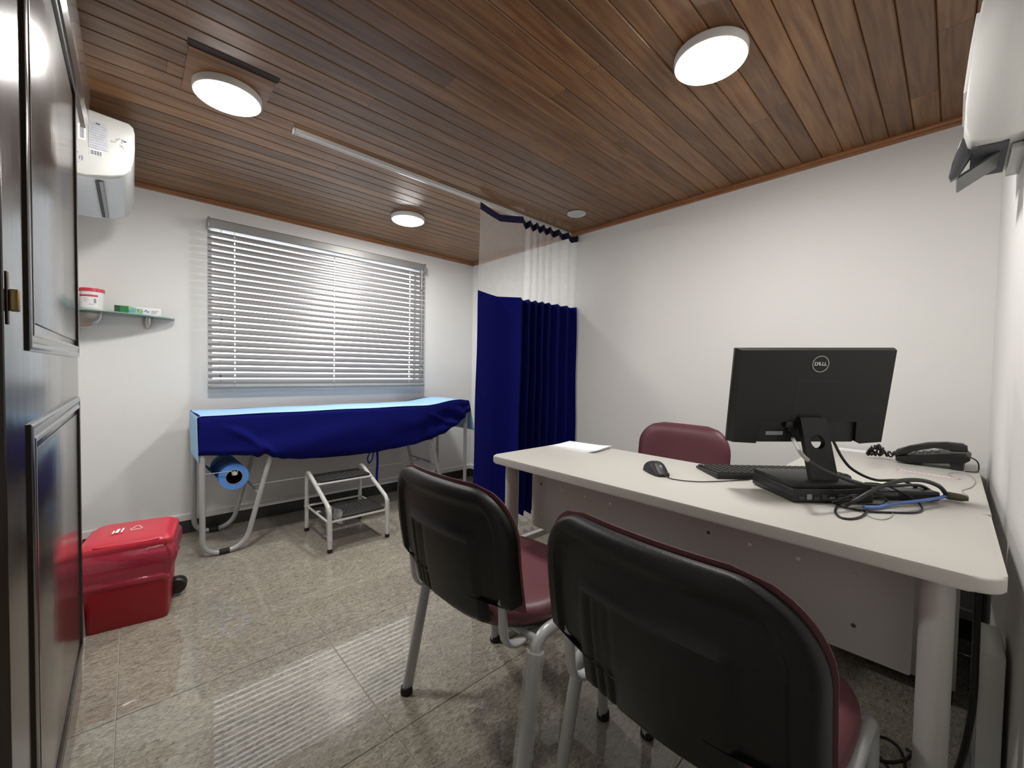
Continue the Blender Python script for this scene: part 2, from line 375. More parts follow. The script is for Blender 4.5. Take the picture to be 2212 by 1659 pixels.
for k in range(k0, k0 + 62):
    y0, y1 = max(P0 + k * PP, CORR), min(P0 + (k + 1) * PP, YB)
    if y1 - y0 < 0.008: continue
    cuts = [XL]; j = rp.uniform(0.25, 2.3)
    cuts.append(XL + j)
    if rp.random() < 0.35 and XR - cuts[-1] > 1.0: cuts.append(cuts[-1] + rp.uniform(0.4, XR - cuts[-1] - 0.25))
    cuts.append(XR)
    for a_, b_ in zip(cuts, cuts[1:]): plank(a_, b_, y0, y1)
# walls
WX0, WX1, WZ0, WZ1 = 0.372, 1.902, 0.955, 1.958        # window opening
wb = structure(multi('wall_back', [(XL - T, WX0, YB, YB + T, -0.06, H + 0.05), (WX1, XR + T, YB, YB + T, -0.06, H + 0.05), (WX0, WX1, YB, YB + T, -0.06, WZ0), (WX0, WX1, YB, YB + T, WZ1, H + 0.05)], WALL), 'white painted wall with the window')
structure(obj('wall_right', *box_vf(XR, XR + T, CORR - T, YB, -0.06, H + 0.05), WALL), 'white painted wall behind the desk')
structure(obj('wall_left', *box_vf(XL - T, XL, CORR - T, YB, -0.06, H + 0.05), WALL), 'white painted wall beside the dark door')
structure(multi('wall_front', [(0.62, XR, YF - 0.1, YF, -0.06, H + 0.05), (XL, 0.62, YF - 0.1, YF, 2.02, H + 0.05)], WALL), 'white painted wall at the right with the entrance opening')
structure(obj('wall_corridor', *box_vf(XL, XR, CORR - T, CORR, -0.06, H + 0.05), WALL), 'white painted corridor wall')
# skirting: dark stone strip and white ledge above it
def skirting(side, x, y):
    d = structure(obj('baseboard_' + side, *box_vf(*x, *y, 0.0, 0.083), DARKSTONE), 'dark stone baseboard'); return d
skirting('back', (XL, XR), (YB - 0.008, YB)); skirting('right', (XR - 0.008, XR), (YF, YB - 0.008)); skirting('left', (XL, XL + 0.008), (0.3, YB - 0.008)); skirting('front', (0.62, XR - 0.008), (YF, YF + 0.008))
def ledge(n, poly, axis, a_, b_):
    return structure(prism('trim_%d' % n, poly, WALL, axis=axis, a=a_, b=b_, smooth=False), 'white plaster ledge above the baseboard')
ledge(1, [(YB, 0.083), (YB - 0.013, 0.083), (YB - 0.013, 0.120), (YB - 0.002, 0.126), (YB, 0.126)], 'x', XL, XR)
ledge(2, [(XR, 0.083), (XR - 0.013, 0.083), (XR - 0.013, 0.120), (XR - 0.002, 0.126), (XR, 0.126)], 'y', YF, YB - 0.013)
# wooden cornice
def cornice(n, poly, mt, axis, a_, b_): structure(prism('trim_%d' % n, poly, mt, axis=axis, a=a_, b=b_, smooth=False), 'brown wooden cornice strip at the ceiling edge')
def cpoly(w, s): return [(w, H + 0.002), (w, H - 0.026), (w + s * 0.008, H - 0.026), (w + s * 0.014, H - 0.018), (w + s * 0.014, H - 0.012), (w + s * 0.022, H - 0.006), (w + s * 0.022, H + 0.002)]
cornice(3, cpoly(YB, -1), TRIM_W, 'x', XL, XR); cornice(4, cpoly(XR, -1), TRIM_WY, 'y', YF, YB - 0.022); cornice(5, cpoly(XL, 1), TRIM_WY, 'y', YF, YB - 0.022); cornice(6, cpoly(YF, 1), TRIM_W, 'x', XL + 0.022, XR - 0.022)

# window behind the blind
win = structure(bpy.data.objects.new('window_1', None), 'aluminium window behind the blind'); COL.objects.link(win); win.location = ((WX0 + WX1) / 2, YB + 0.06, WZ0); ROOT[win.name] = Matrix.Translation(win.location).inverted()
multi('window_frame', [(WX0, WX1, YB + 0.070, YB + 0.100, WZ0, WZ0 + 0.018), (WX0, WX1, YB + 0.070, YB + 0.100, WZ1 - 0.018, WZ1), (WX0, WX0 + 0.018, YB + 0.070, YB + 0.100, WZ0 + 0.018, WZ1 - 0.018), (WX1 - 0.018, WX1, YB + 0.070, YB + 0.100, WZ0 + 0.018, WZ1 - 0.018)], TIN, win)
obj('pane', [(WX0 + 0.018, YB + 0.085, WZ0 + 0.018), (WX1 - 0.018, YB + 0.085, WZ0 + 0.018), (WX1 - 0.018, YB + 0.085, WZ1 - 0.018), (WX0 + 0.018, YB + 0.085, WZ1 - 0.018)], [(0, 1, 2, 3)], GLASS, win)

# dark lacquered door leaf standing open along the left wall
DX = -0.129; DY0, DY1 = 0.886, 1.912; DT = 0.036
door = structure(bpy.data.objects.new('door_1', None), 'dark lacquered panel door standing open along the left wall'); COL.objects.link(door); door.location = (DX, DY1, 0); ROOT[door.name] = Matrix.Translation(door.location).inverted()
box('leaf', (DX - DT, DX), (DY0, DY1), (0.008, 2.02), DOOR, door, bev=0.002)
def door_panel(z0, z1):
    y0, y1 = DY0 + 0.146, DY1 - 0.048
    p = box('panel', (DX, DX + 0.003), (y0 + 0.05, y1 - 0.05), (z0 + 0.05, z1 - 0.05), DOOR, door, bev=0.001)
    prof = [(0.0, 0.0), (0.0, 0.005), (0.005, 0.0075), (0.012, 0.0075), (0.016, 0.0055), (0.024, 0.0055), (0.027, 0.0075), (0.033, 0.0075), (0.034, -0.003)]
    V, Fc = [], []; n = len(prof)
    corners = [(y0, z0, 1, 1), (y1, z0, -1, 1), (y1, z1, -1, -1), (y0, z1, 1, -1)]
    for (cy, cz, sy, sz) in corners:
        for (d, hgt) in prof: V.append((DX + hgt, cy + sy * d, cz + sz * d))
    for c in range(4):
        for k in range(n - 1): Fc.append((c * n + k, c * n + k + 1, ((c + 1) % 4) * n + k + 1, ((c + 1) % 4) * n + k))
    obj('moulding', V, Fc, DOOR, door, smooth=True, angle=30)
door_panel(0.155, 0.963); door_panel(1.085, 1.915)
prism('head_moulding', [(DX, 1.905), (DX + 0.012, 1.905), (DX + 0.020, 1.925), (DX + 0.020, 1.96), (DX + 0.026, 2.03), (DX, 2.06), (DX - DT, 2.06), (DX - DT, 2.02), (DX, 2.02)], DOOR, door, axis='y', a=DY0, b=DY1 + 0.22, smooth=False)
hp = box('lock_plate', (DX, DX + 0.0025), (0.896, 0.908), (1.118, 1.192), DARKMETAL, door, bev=0.0015)
box('bolt_knob', (DX + 0.0025, DX + 0.0125), (0.899, 0.911), (1.137, 1.168), BRASS, hp, bev=0.002)
box('edge_bolt', (DX - 0.024, DX - 0.012), (DY0 - 0.004, DY0), (0.52, 0.54), BRASS, door, bev=0.001)

# ================================================================== CEILING THINGS
def lamp(x, y, label):
    t = thing('ceiling_lamp', label, 'ceiling light', (x, y, H), 0, 'round LED ceiling lights')
    lathe('housing', [(0.060, 0.0), (0.108, 0.0), (0.113, -0.006), (0.113, -0.027), (0.110, -0.032), (0.1005, -0.033), (0.1005, -0.028)], (x, y, H), WHITEP, t, res=48)
    lathe('diffuser', [(0.1003, -0.0280), (0.099, -0.0345), (0.092, -0.0385), (0.05, -0.0415), (0.0, -0.0425)], (x, y, H), LED, t, res=48)
    for q in (0.55, 0.7, 0.85): 
        a_ = q + 0.9; box('vent', (-0.004, 0.004), (-0.0008, 0.0008), (-0.018, -0.008), GREYP, t, M=Matrix.Translation((x + 0.1131 * math.cos(a_), y + 0.1131 * math.sin(a_), H)) @ Matrix.Rotation(a_ + PI / 2, 4, 'Z'))
    return t
lamp(0.280, 1.955, 'lit round white ceiling light nearest the dark door')
lamp(1.418, 0.585, 'lit round white ceiling light above the desk')
lamp(1.418, 2.625, 'lit round white ceiling light in front of the window blind')
t = thing('downlight', 'small unlit recessed downlight near the curtain top', 'ceiling light', (2.195, 1.757, H))
lathe('trim_ring', [(0.044, -0.001), (0.062, -0.001), (0.064, -0.004), (0.060, -0.007), (0.046, -0.005), (0.043, -0.002)], (2.195, 1.757, H), TIN, t, res=40)
lathe('lens', [(0.045, -0.0015), (0.03, -0.003), (0.0, -0.0035)], (2.195, 1.757, H), LENS, t, res=40)
hatch = box('patch_board', (0.145, 0.405), (1.77, 2.05), (H - 0.004, H), CEIL_W, ce, bev=0.001)
box('gap_strip', (0.14, 0.41), (1.735, 1.77), (H - 0.0015, H + 0.001), GAP, ce)

# curtain track
t = thing('curtain_track', 'white aluminium curtain track running along the ceiling', 'curtain rail', (1.5, 2.045, H))
prism('rail', [(2.031, H), (2.031, H - 0.018), (2.040, H - 0.020), (2.041, H - 0.012), (2.049, H - 0.012), (2.050, H - 0.020), (2.059, H - 0.018), (2.059, H)], WHITEP, t, axis='x', a=0.54, b=XR - 0.024, smooth=False)
box('end_cap', (0.534, 0.54), (2.030, 2.060), (H - 0.021, H), CREAMP, t, bev=0.001)

# hospital curtain: pleats in plan
r_ = [(1034, 0.7848, 2.005), (1072, 0.8565, 2.095), (1127, 0.9703, 1.985), (1129, 0.975, 2.075), (1143, 1.006, 1.995), (1145, 1.012, 2.07), (1158, 1.0406, 1.99), (1160, 1.046, 2.06), (1172, 1.074, 1.985), (1174, 1.08, 2.05), (1186, 1.1084, 1.98), (1188, 1.115, 2.05), (1205, 1.1569, 1.97), (1208, 1.166, 2.04), (1225, 1.2104, 1.965), (1228, 1.219, 2.03), (1249, 1.272, 1.955)]
plan = [(k * y, y) for (_, k, y) in r_]
def curtain_sheet(name, z0, z1, mt, parent, off=0.0, thick=0.0016, nz=8):
    P = []
    for a_, b_ in zip(plan, plan[1:]):
        n = 5
        for k in range(n):
            s = k / n; P.append((a_[0] + (b_[0] - a_[0]) * s, a_[1] + (b_[1] - a_[1]) * s + 0.004 * math.sin(PI * s)))
    P.append(plan[-1]); m_ = len(P)
    def fn(u, v):
        i = round(u * (m_ - 1)); x, y = P[i]; z = z1 + (z0 - z1) * v
        d = (H - z) / H; ym = 2.02
        return (min(x - 0.035 * d * (1 - u), XR - 0.02), ym + (y - ym) * (0.75 + 0.35 * d) - off + 0.003 * math.sin(9 * z + 5 * u), z)
    return grid(name, m_, nz, fn, mt, parent, smooth=True, angle=28, thick=thick)
t = thing('hospital_curtain', 'dark blue hospital curtain with white mesh top, drawn to the wall', 'curtain', (2.0, 2.03, 0))
curtain_sheet('cloth', 0.065, 1.565, NAVY, t, nz=16); curtain_sheet('mesh_top', 1.565, 2.062, MESH, t, nz=6, thick=0.0); curtain_sheet('header_band', 2.06, 2.105, NAVYD, t, off=0.001, nz=3)
for k in range(0, len(plan), 2): tube('hook', [(plan[k][0], 2.045, H - 0.014), (plan[k][0], 2.045, 2.10)], 0.002, WHITEP, t, res=6)

# ================================================================== BLIND
BY = YB - 0.050
bl = thing('venetian_blind', 'grey aluminium venetian blind hanging over the window', 'window blind', (1.14, BY, 0.93))
prism('head_rail', [(BY - 0.030, 1.950), (BY - 0.030, 1.998), (BY - 0.026, 2.004), (BY + 0.028, 2.004), (BY + 0.028, 1.950), (BY + 0.020, 1.945), (BY - 0.024, 1.945)], BLINDR, bl, axis='x', a=0.358, b=1.912, smooth=False)
for xx in (0.352, 1.906): box('end_bracket', (xx, xx + 0.012), (BY - 0.034, YB), (1.942, 2.008), BLIND, bl, bev=0.002)
NS = 24; ZT, ZB_ = 1.915, 0.968; SW = 0.0330; TH = math.radians(83)
def slat_vf(x0, x1, zc, th):
    V = []; n = 7
    for xx in (x0, x1):
        for side in (0, 1):
            for k in range(n):
                s = (k / (n - 1) - 0.5); a_ = s * SW; c = 0.003 * (1 - 4 * s * s) + (0.0006 if side else 0)
                y = -a_ * math.cos(th) * -1 ; z = a_ * math.sin(th)
                V.append((xx, BY + y - c * math.sin(th), zc + z + c * math.cos(th)))
    Fc = []
    for k in range(n - 1):
        Fc.append((k, k + 1, 2 * n + k + 1, 2 * n + k)); Fc.append((n + k, 3 * n + k, 3 * n + k + 1, n + k + 1))
    Fc += [(0, 2 * n, 3 * n, n), (n - 1, 2 * n - 1, 4 * n - 1, 3 * n - 1)]
    Fc += [(k, n + k, n + k + 1, k + 1) for k in range(n - 1)] + [(2 * n + k, 2 * n + k + 1, 3 * n + k + 1, 3 * n + k) for k in range(n - 1)]
    return V, Fc
LADX = (0.498, 1.138, 1.777)
sm = None
for i in range(NS):
    zc = ZT + (ZB_ - ZT) * i / (NS - 1)
    if sm is None:
        V, Fc = [], []
        ends = [0.354, LADX[0] - 0.004, LADX[0] + 0.004, LADX[1] - 0.004, LADX[1] + 0.004, LADX[2] - 0.004, LADX[2] + 0.004, 1.920]
        # full-width slat with a route hole at each ladder: the slat is notched there to 55 % of its width
        for q in range(0, 8, 2):
            v, f = slat_vf(ends[q], ends[q + 1], 0, TH); k = len(V); V += v; Fc += [[a_ + k for a_ in z_] for z_ in f]
        for lx in LADX:
            for s0, s1 in ((-0.5, -0.22), (0.22, 0.5)):
                k = len(V); P = []
                for s in (s0, s1):
                    a_ = s * SW; c = 0.003 * (1 - 4 * s * s); P.append((BY + a_ * math.cos(TH) - c * math.sin(TH), a_ * math.sin(TH) + c * math.cos(TH)))
                V += [(lx - 0.004, *P[0]), (lx + 0.004, *P[0]), (lx + 0.004, *P[1]), (lx - 0.004, *P[1])]; Fc.append([k, k + 1, k + 2, k + 3])
        o = obj('slat', [(x_, y_, z_ + 0.93) for x_, y_, z_ in V], Fc, BLIND, bl, smooth=True, angle=60); sm = o.data; o.location = (0, 0, zc - 0.93)
    else:
        o = bpy.data.objects.new('slat', sm); link(o, bl); o.location = (0, 0, zc - 0.93)
        if i in (5, 13): o.rotation_euler = (0, 0.0012, 0)
box('bottom_rail', (0.354, 1.920), (BY - 0.024, BY + 0.024), (0.922, 0.940), BLINDR, bl, bev=0.004)
for lx in LADX:
    for dy in (-0.021, 0.021): tube('ladder_cord', [(lx, BY + dy, 1.95), (lx, BY + dy, 0.925)], 0.0008, CORDM, bl, res=5)
    tube('cord_ring', [(lx + 0.006 * math.cos(q), BY - 0.026, 0.914 + 0.008 * math.sin(q)) for q in [2 * PI * k / 12 for k in range(12)]], 0.0012, CORDM, bl, res=5, closed=True)
for xx, z0, mt in ((0.415, 1.010, CORDM), (0.423, 1.372, CORDM), (1.871, 1.772, WHITEP), (1.877, 1.105, WHITEP)):
    c = tube('pull_cord', [(xx, BY - 0.036, 1.95), (xx, BY - 0.037, z0)], 0.001, mt, bl, res=5)
    box('cord_stop', (xx - 0.005, xx + 0.005), (BY - 0.042, BY - 0.032), (z0 - 0.010, z0), BLACKP, c, bev=0.0012)
    lathe('tassel', [(0.002, -0.010), (0.004, -0.018), (0.0062, -0.032), (0.0, -0.033)], (xx, BY - 0.037, z0), CLEARF, c, res=10)

# ================================================================== GLASS CORNER SHELF
t = thing('glass_shelf', 'small glass corner shelf on two steel brackets', 'shelf', (0.0, YB, 1.345))
sp = [(-0.215, YB - 0.002), (-0.215, 3.075), (-0.17, 3.062), (-0.08, 3.075), (0.02, 3.115), (0.11, 3.165), (0.165, 3.205), (0.188, 3.240), (0.190, YB - 0.002)]
prism('glass_pane', [(x, y) for x, y in sp], SHELFG, t, axis='z', a=1.345, b=1.353, smooth=False)
ed = spline([Vector((x, y, 1.349)) for x, y in sp[1:]], 6); tube('polished_edge', ed, 0.0035, GLASSE, t, res=6)
def bracket(u, v, s, base, wall):
    a_ = (u - 0.5) * PI; w = 0.028 * s * math.sqrt(max(0, 1 - v * v)); dd = 0.085 * s * math.sqrt(max(0, 1 - v ** 2.2)); e1, e2 = w * math.sin(a_), dd * math.cos(a_); z = 1.344 - 0.075 * s * v
    return (base + e1, YB - 0.001 - e2, z) if wall == 'back' else (XL + 0.001 + e2, base + e1, z)
grid('bracket', 13, 10, lambda u, v: bracket(u, v, 0.85, 0.066, 'back'), STEEL, t, angle=180)
grid('bracket', 13, 10, lambda u, v: bracket(u, v, 1.15, 3.20, 'left'), STEEL, t, angle=180)
tb = thing('cream_tub', 'white plastic tub with red lid on the glass shelf', 'tub', (-0.158, 3.178, 1.3535))
lathe('body', [(0.042, 0.0), (0.046, 0.002), (0.0475, 0.09), (0.0465, 0.096), (0.0465, 0.101)], (-0.158, 3.178, 1.3535), WHITEP, tb, res=40)
lathe('lid', [(0.0465, 0.101), (0.050, 0.101), (0.0505, 0.114), (0.0485, 0.118), (0.0, 0.119)], (-0.158, 3.178, 1.3535), REDLID, tb, res=40)
def wrap(name, a0, a1, z0, z1, mt, r=0.0479): return grid(name, 14, 2, lambda u, v: (-0.158 + r * math.cos(a0 + (a1 - a0) * u), 3.178 + r * math.sin(a0 + (a1 - a0) * u), 1.3535 + z0 + (z1 - z0) * v), mt, tb)
lb = wrap('paper_label', -2.9, -1.05, 0.012, 0.082, PAPER); wrap('red_stripe', -2.9, -1.05, 0.072, 0.082, REDLID, 0.0482)
for k, (a0, a1) in enumerate(((-2.3, -1.9), (-2.35, -1.8), (-2.25, -1.95), (-2.6, -2.4), (-1.8, -1.35))): wrap('print_line', a0, a1, 0.062 - 0.008 * k, 0.064 - 0.008 * k, PRINT, 0.0482)
wrap('print_code', -1.4, -1.2, 0.038, 0.062, PRINT, 0.0482)
gb = thing('glove_box', 'low green and white printed carton on the glass shelf', 'box', (0.027, 3.205, 1.3535), math.radians(-3), local=True)
box('carton', (-0.098, 0.098), (-0.024, 0.024), (0, 0.044), PAPER, gb, bev=0.001)
box('green_end', (-0.0985, -0.04), (-0.0246, 0.0243), (0.0005, 0.0443), GREEN, gb); box('dark_corner', (-0.0988, -0.075), (-0.0249, 0.0245), (0.0008, 0.0445), GREEND, gb)
grid('green_swoosh', 12, 2, lambda u, v: (-0.04 + 0.06 * u, -0.0247, 0.001 + 0.043 * v * (1 - 0.6 * u * u)), mat('swoosh_green', (0.35, 0.62, 0.36), 0.5), gb)
for a0 in range(5): tube('hand_print', [(-0.036 + a0 * 0.005, -0.0252, 0.012), (-0.040 + a0 * 0.007, -0.0252, 0.034 - abs(a0 - 2) * 0.003)], 0.0022, LBLUE, gb, res=5)
tube('arrow_print', spline([(0.002, -0.0252, 0.014), (0.0, -0.0252, 0.028), (0.012, -0.0252, 0.032), (0.018, -0.0252, 0.022), (0.008, -0.0252, 0.014)], 5), 0.0012, GREEN, gb, res=5)
tube('wave_print', spline([(0.026, -0.0252, 0.018), (0.034, -0.0252, 0.030), (0.040, -0.0252, 0.018), (0.048, -0.0252, 0.024)], 5), 0.0016, BLUEP, gb, res=5)
for k in range(3): box('print_line', (0.056, 0.088 - 0.006 * k), (-0.0247, -0.0243), (0.026 - k * 0.007, 0.029 - k * 0.007), PRINT, gb)

# ================================================================== AIR CONDITIONERS
ac = thing('air_conditioner', 'white wall air conditioner above the shelf, with stickers on its end', 'air conditioner', (XL, 2.64, 1.80))
AP = [(XL, 1.805), (-0.130, 1.808), (-0.060, 1.822), (-0.020, 1.842), (0.000, 1.868), (0.009, 1.91), (0.013, 1.96), (0.013, 2.02), (0.009, 2.045), (-0.004, 2.056), (XL, 2.072)]
prism('casing', AP, CREAMP, ac, axis='y', a=2.335, b=2.99, bev=0.007, seg=3, angle=50)
prism('underside_overlay', [(-0.205, 1.8035), (-0.130, 1.8045), (-0.062, 1.8180), (-0.024, 1.8370), (-0.028, 1.8420), (-0.066, 1.8220), (-0.132, 1.8090), (-0.205, 1.8060)], mat('underside_light_tint', (0.60, 0.63, 0.66), 0.4), ac, axis='y', a=2.36, b=2.965)  # thin overlay, the bluish cast of light from below put into its colour
prism('louver_slot', [(-0.106, 1.8065), (-0.082, 1.8095), (-0.082, 1.8115), (-0.106, 1.8085)], PRINTD, ac, axis='y', a=2.375, b=2.93, M=Matrix.Translation((0, 0, -0.0028)))
prism('louver_blade', [(-0.094, 1.8045), (-0.083, 1.8065), (-0.083, 1.8075), (-0.094, 1.8055)], GREYP, ac, axis='y', a=2.375, b=2.93, M=Matrix.Translation((0, 0, -0.0010)))
YE = 2.3345
def sticker(name, x0, x1, z0, z1, mt, par=ac, d=0.0): return box(name, (x0, x1), (YE - 0.0012 - d, YE + 0.001), (z0, z1), mt, par)
s = sticker('rating_label', -0.120, -0.066, 1.918, 2.022, LABELG)
for k in range(9): sticker('print_line', -0.117, -0.070 - 0.004 * (k % 3), 2.006 - k * 0.010, 2.0085 - k * 0.010, PRINT, s, 0.0004)
sticker('print_block', -0.100, -0.088, 2.013, 2.018, PRINTD, s, 0.0004)
s = sticker('barcode_label', -0.118, -0.082, 1.888, 1.912, PAPER)
for k in range(12): sticker('bar', -0.116 + k * 0.0027, -0.1148 + k * 0.0027 + (0.0007 if k % 3 else 0), 1.891, 1.909, PRINTD, s, 0.0004)
s = sticker('serial_label', -0.150, -0.128, 1.938, 1.998, PAPER)
for k in range(4): sticker('print_line', -0.143 + k * 0.003, -0.1415 + k * 0.003, 1.944, 1.992, PRINTD, s, 0.0004)
for rr in (0.014, 0.021):
    for q in range(4): tube('round_mark', [(-0.158 + rr * math.cos(math.radians(q * 90 + dd)), YE - 0.001, 1.868 + rr * math.sin(math.radians(q * 90 + dd))) for dd in (-28, -10, 10, 28)], 0.0008, VIOLET, ac, res=5)
rt = random.Random(5)
for k in range(7):
    cx_, cz_ = -0.030 + rt.uniform(-0.02, 0.028), 1.965 + rt.uniform(-0.014, 0.016); a_ = rt.uniform(0, PI)
    box('torn_sticker', (-0.007, 0.007), (-0.0006, 0.0006), (-0.0025, 0.0025), [PRINT, PAPER, mat('torn_tan', (0.45, 0.42, 0.30), 0.7)][k % 3], ac, M=Matrix.Translation((cx_, YE - 0.001, cz_)) @ Matrix.Rotation(a_, 4, 'Y'))

ac = thing('wall_unit', 'glossy pale grey wall unit with a dark open outlet, over the desk end', 'wall unit', (1.66, YF, 1.66))
AP = [(YF, 1.655), (-0.060, 1.652), (-0.020, 1.655), (-0.006, 1.668), (0.002, 1.700), (0.001, 1.76), (-0.008, 1.90), (-0.018, 2.00), (-0.034, 2.045), (-0.06, 2.06), (YF, 2.06)]
prism('casing', AP, CREAMP, ac, axis='x', a=1.545, b=1.80, bev=0.006, seg=3, angle=50)
prism('front_panel', [(-0.002, 1.80), (0.006, 1.80), (-0.001, 1.90), (-0.010, 1.99), (-0.020, 1.99), (-0.012, 1.90)], WHITEP, ac, axis='x', a=1.57, b=1.78, bev=0.0015)
prism('outlet_slot', [(-0.075, 1.651), (-0.012, 1.654), (-0.012, 1.660), (-0.075, 1.657)], PRINTD, ac, axis='x', a=1.57, b=1.79, M=Matrix.Translation((0, 0, -0.0035)))
prism('outlet_flap', [(0.003, 1.700), (0.008, 1.690), (0.020, 1.640), (0.026, 1.605), (0.022, 1.594), (0.010, 1.600), (-0.004, 1.628), (-0.016, 1.652)], mat('flap_grey', (0.05, 0.052, 0.056), 0.3), ac, axis='x', a=1.600, b=1.622, bev=0.002)
prism('lower_louver', [(-0.062, 1.646), (-0.058, 1.649), (0.012, 1.606), (0.010, 1.600)], mat('louver_grey', (0.055, 0.057, 0.06), 0.35), ac, axis='x', a=1.622, b=1.74)
box('rear_lip', (1.60, 1.79), (YF, -0.080), (1.632, 1.651), CREAMP, ac, bev=0.002)

# ================================================================== EXAMINATION COUCH
FY, KY = 2.790, 3.215     # front and back leg frames
co = thing('examination_couch', 'grey tubular examination couch under the window blind', 'couch', (1.16, 3.0, 0))
def uframe(y, mirror=False):
    X = (lambda x: 2.336 - x) if mirror else (lambda x: x)
    path = fillet([(X(0.276), y, 0.74), (X(0.276), y, 0.013), (X(0.475), y, 0.013), (X(0.62), y, 0.58)], [0, 0.10, 0.14, 0], 9)
    l = tube('leg', path, 0.0145, TUBE, co, res=12)
    tube('foot_pad', [(X(0.350), y, 0.0145), (X(0.400), y, 0.0145)], 0.0158, RUBBER, l, res=12)
for yy in (FY, KY):
    uframe(yy); uframe(yy, True)
for X, z in ((0.548, 0.312), (1.788, 0.312)): tube('cross_bar', [(X, FY, z), (X, KY, z)], 0.009, TUBE, co, res=10)
tube('long_bar', [(0.548, 3.0, 0.318), (1.788, 3.0, 0.318)], 0.0085, TUBE, co, res=10)
for yy in (FY, KY): tube('side_rail', [(0.276, yy, 0.735), (2.06, yy, 0.735)], 0.0125, TUBE, co, res=10)
for X in (0.276, 2.06): tube('end_rail', [(X, FY, 0.735), (X, KY, 0.735)], 0.0125, TUBE, co, res=10)
prism('mattress', rrect(0.272, 2.062, 2.775, 3.235, 0.03), MAROON, co, axis='z', a=0.742, b=0.786, bev=0.012, seg=3)
prism('head_rest', [(1.62, 0.786), (2.062, 0.786), (2.062, 0.815), (2.02, 0.822), (1.95, 0.820), (1.80, 0.798)], MAROON, co, axis='y', a=2.78, b=3.23, bev=0.006)
def ztop(x): return 0.789 + 0.034 * smooth01(1.66, 1.98, x) - 0.008 * smooth01(1.99, 2.06, x)
SKB = [(0.262, 0.578), (0.40, 0.565), (0.50, 0.553), (0.54, 0.535), (0.575, 0.552), (0.62, 0.525), (0.68, 0.505), (0.80, 0.488), (0.95, 0.478), (1.10, 0.472), (1.25, 0.471), (1.40, 0.482), (1.55, 0.497), (1.70, 0.521), (1.82, 0.556), (1.92, 0.606), (2.0, 0.650), (2.075, 0.715)]
def skb(x):
    for (a_, za), (b_, zb) in zip(SKB, SKB[1:]):
        if x <= b_: return za + (zb - za) * smooth01(a_, b_, x)
    return SKB[-1][1]
cv = thing('couch_cover', 'dark blue fitted cloth cover draped over the examination couch', 'cloth cover', (1.16, 3.0, 0.6))
def cover(u, v):
    x = 0.257 + (2.078 - 0.257) * u; zt = ztop(x); r = 0.02
    if v < 0.25: return (x, 3.19 - (3.19 - 2.79) * (v / 0.25), zt + 0.002)
    if v < 0.35:
        a_ = (v - 0.25) / 0.10 * PI / 2; return (x, 2.79 - r * math.sin(a_) - 0.006, zt + 0.002 - r * (1 - math.cos(a_)))
    w = (v - 0.35) / 0.65; z1 = zt - r + 0.002; z = z1 + (skb(x) - z1) * w
    fold = 0.016 * math.sin(4.2 * x + 1.2 + 5.0 * w) * w + 0.009 * math.sin(15 * x - 8 * w) * w * smooth01(1.0, 1.9, x) + 0.005 * math.sin(11 * x + 9 * w) * w
    dl = (x - 0.33) - 0.30 * w; fold += 0.024 * math.exp(-(dl / 0.035) ** 2) * smooth01(0.1, 0.5, w) * (1 - 0.3 * w)
    for q, sgn in ((0.30, 1), (0.20, -0.8), (0.11, 1), (0.05, -0.6)):
        dr = (2.078 - x) - q * (0.35 + 1.1 * (1 - w)) ; fold += sgn * 0.016 * math.exp(-(dr / 0.022) ** 2) * smooth01(0.05, 0.4, w)
    under = smooth01(0.86, 1.0, w) * 0.03
    return (x, 2.764 - max(fold, -0.012) - 0.010 * math.sin(PI * w) + under * 0.7, z)
grid('front_drape', 150, 40, cover, ROYAL, cv, angle=180, thick=0.0015)
grid('end_drape', 20, 8, lambda u, v: (0.269 - 0.004 * math.sin(6 * u), 2.785 + 0.445 * u, 0.785 - (0.19 + 0.03 * u) * v), ROYAL, cv, angle=180, thick=0.0015)
grid('back_drape', 40, 6, lambda u, v: (0.262 + 1.81 * u, 3.19 + 0.052 * min(1, v * 3), ztop(0.262 + 1.81 * u) + 0.002 - 0.18 * max(0, v - 0.33)), ROYAL, cv, angle=180, thick=0.0015)
tube('tie_ribbon', spline([(1.285, 2.80, 0.50), (1.287, 2.795, 0.40), (1.283, 2.797, 0.30), (1.288, 2.795, 0.22)], 6), 0.0015, ROYAL, cv, rb=0.009, res=8, upv=(0, 1, 0))
tube('tie_loop', spline([(1.245, 2.80, 0.49), (1.215, 2.797, 0.44), (1.225, 2.795, 0.40), (1.25, 2.797, 0.43), (1.258, 2.80, 0.49)], 6), 0.0015, ROYAL, cv, rb=0.005, res=8, upv=(0, 1, 0))
ps = thing('paper_sheet', 'light blue disposable paper sheet spread along the couch top', 'paper sheet', (1.16, 3.0, 0.79))
def sheet(u, v):
    y = 2.768 + (3.180 - 2.768) * v; L = u * 2.35
    if L < 0.26: 
        return (0.2525 + 0.02 * (0.26 - L), y + 0.004 * math.sin(8 * L), 0.7900 - (0.26 - L) * 0.98)
    x = 0.2525 + (L - 0.26)
    if x < 2.080: return (x, y - 0.002 * math.sin(5 * x), ztop(x) + 0.0055 + 0.0012 * math.sin(14 * x + 4 * v) - 0.0035 * (1 - smooth01(0.2525, 0.275, x)))
    return (2.082 + (x - 2.080) * 0.22, y, ztop(2.08) - 0.002 - (x - 2.080) * 0.96)
grid('sheet', 150, 10, sheet, SKY, ps, angle=180, thick=0.0006)
pr = thing('paper_roll', 'blue paper roll hanging from a wire under the couch end', 'paper roll', (0.425, 3.0, 0.36))
def ring(name, r0, r1, y0, y1, mt): return lathe(name, [(r0, y0), (r1, y0), (r1, y1), (r0, y1), (r0, y0)], (0.425, 0, 0.430), mt, pr, axis='y', res=40)
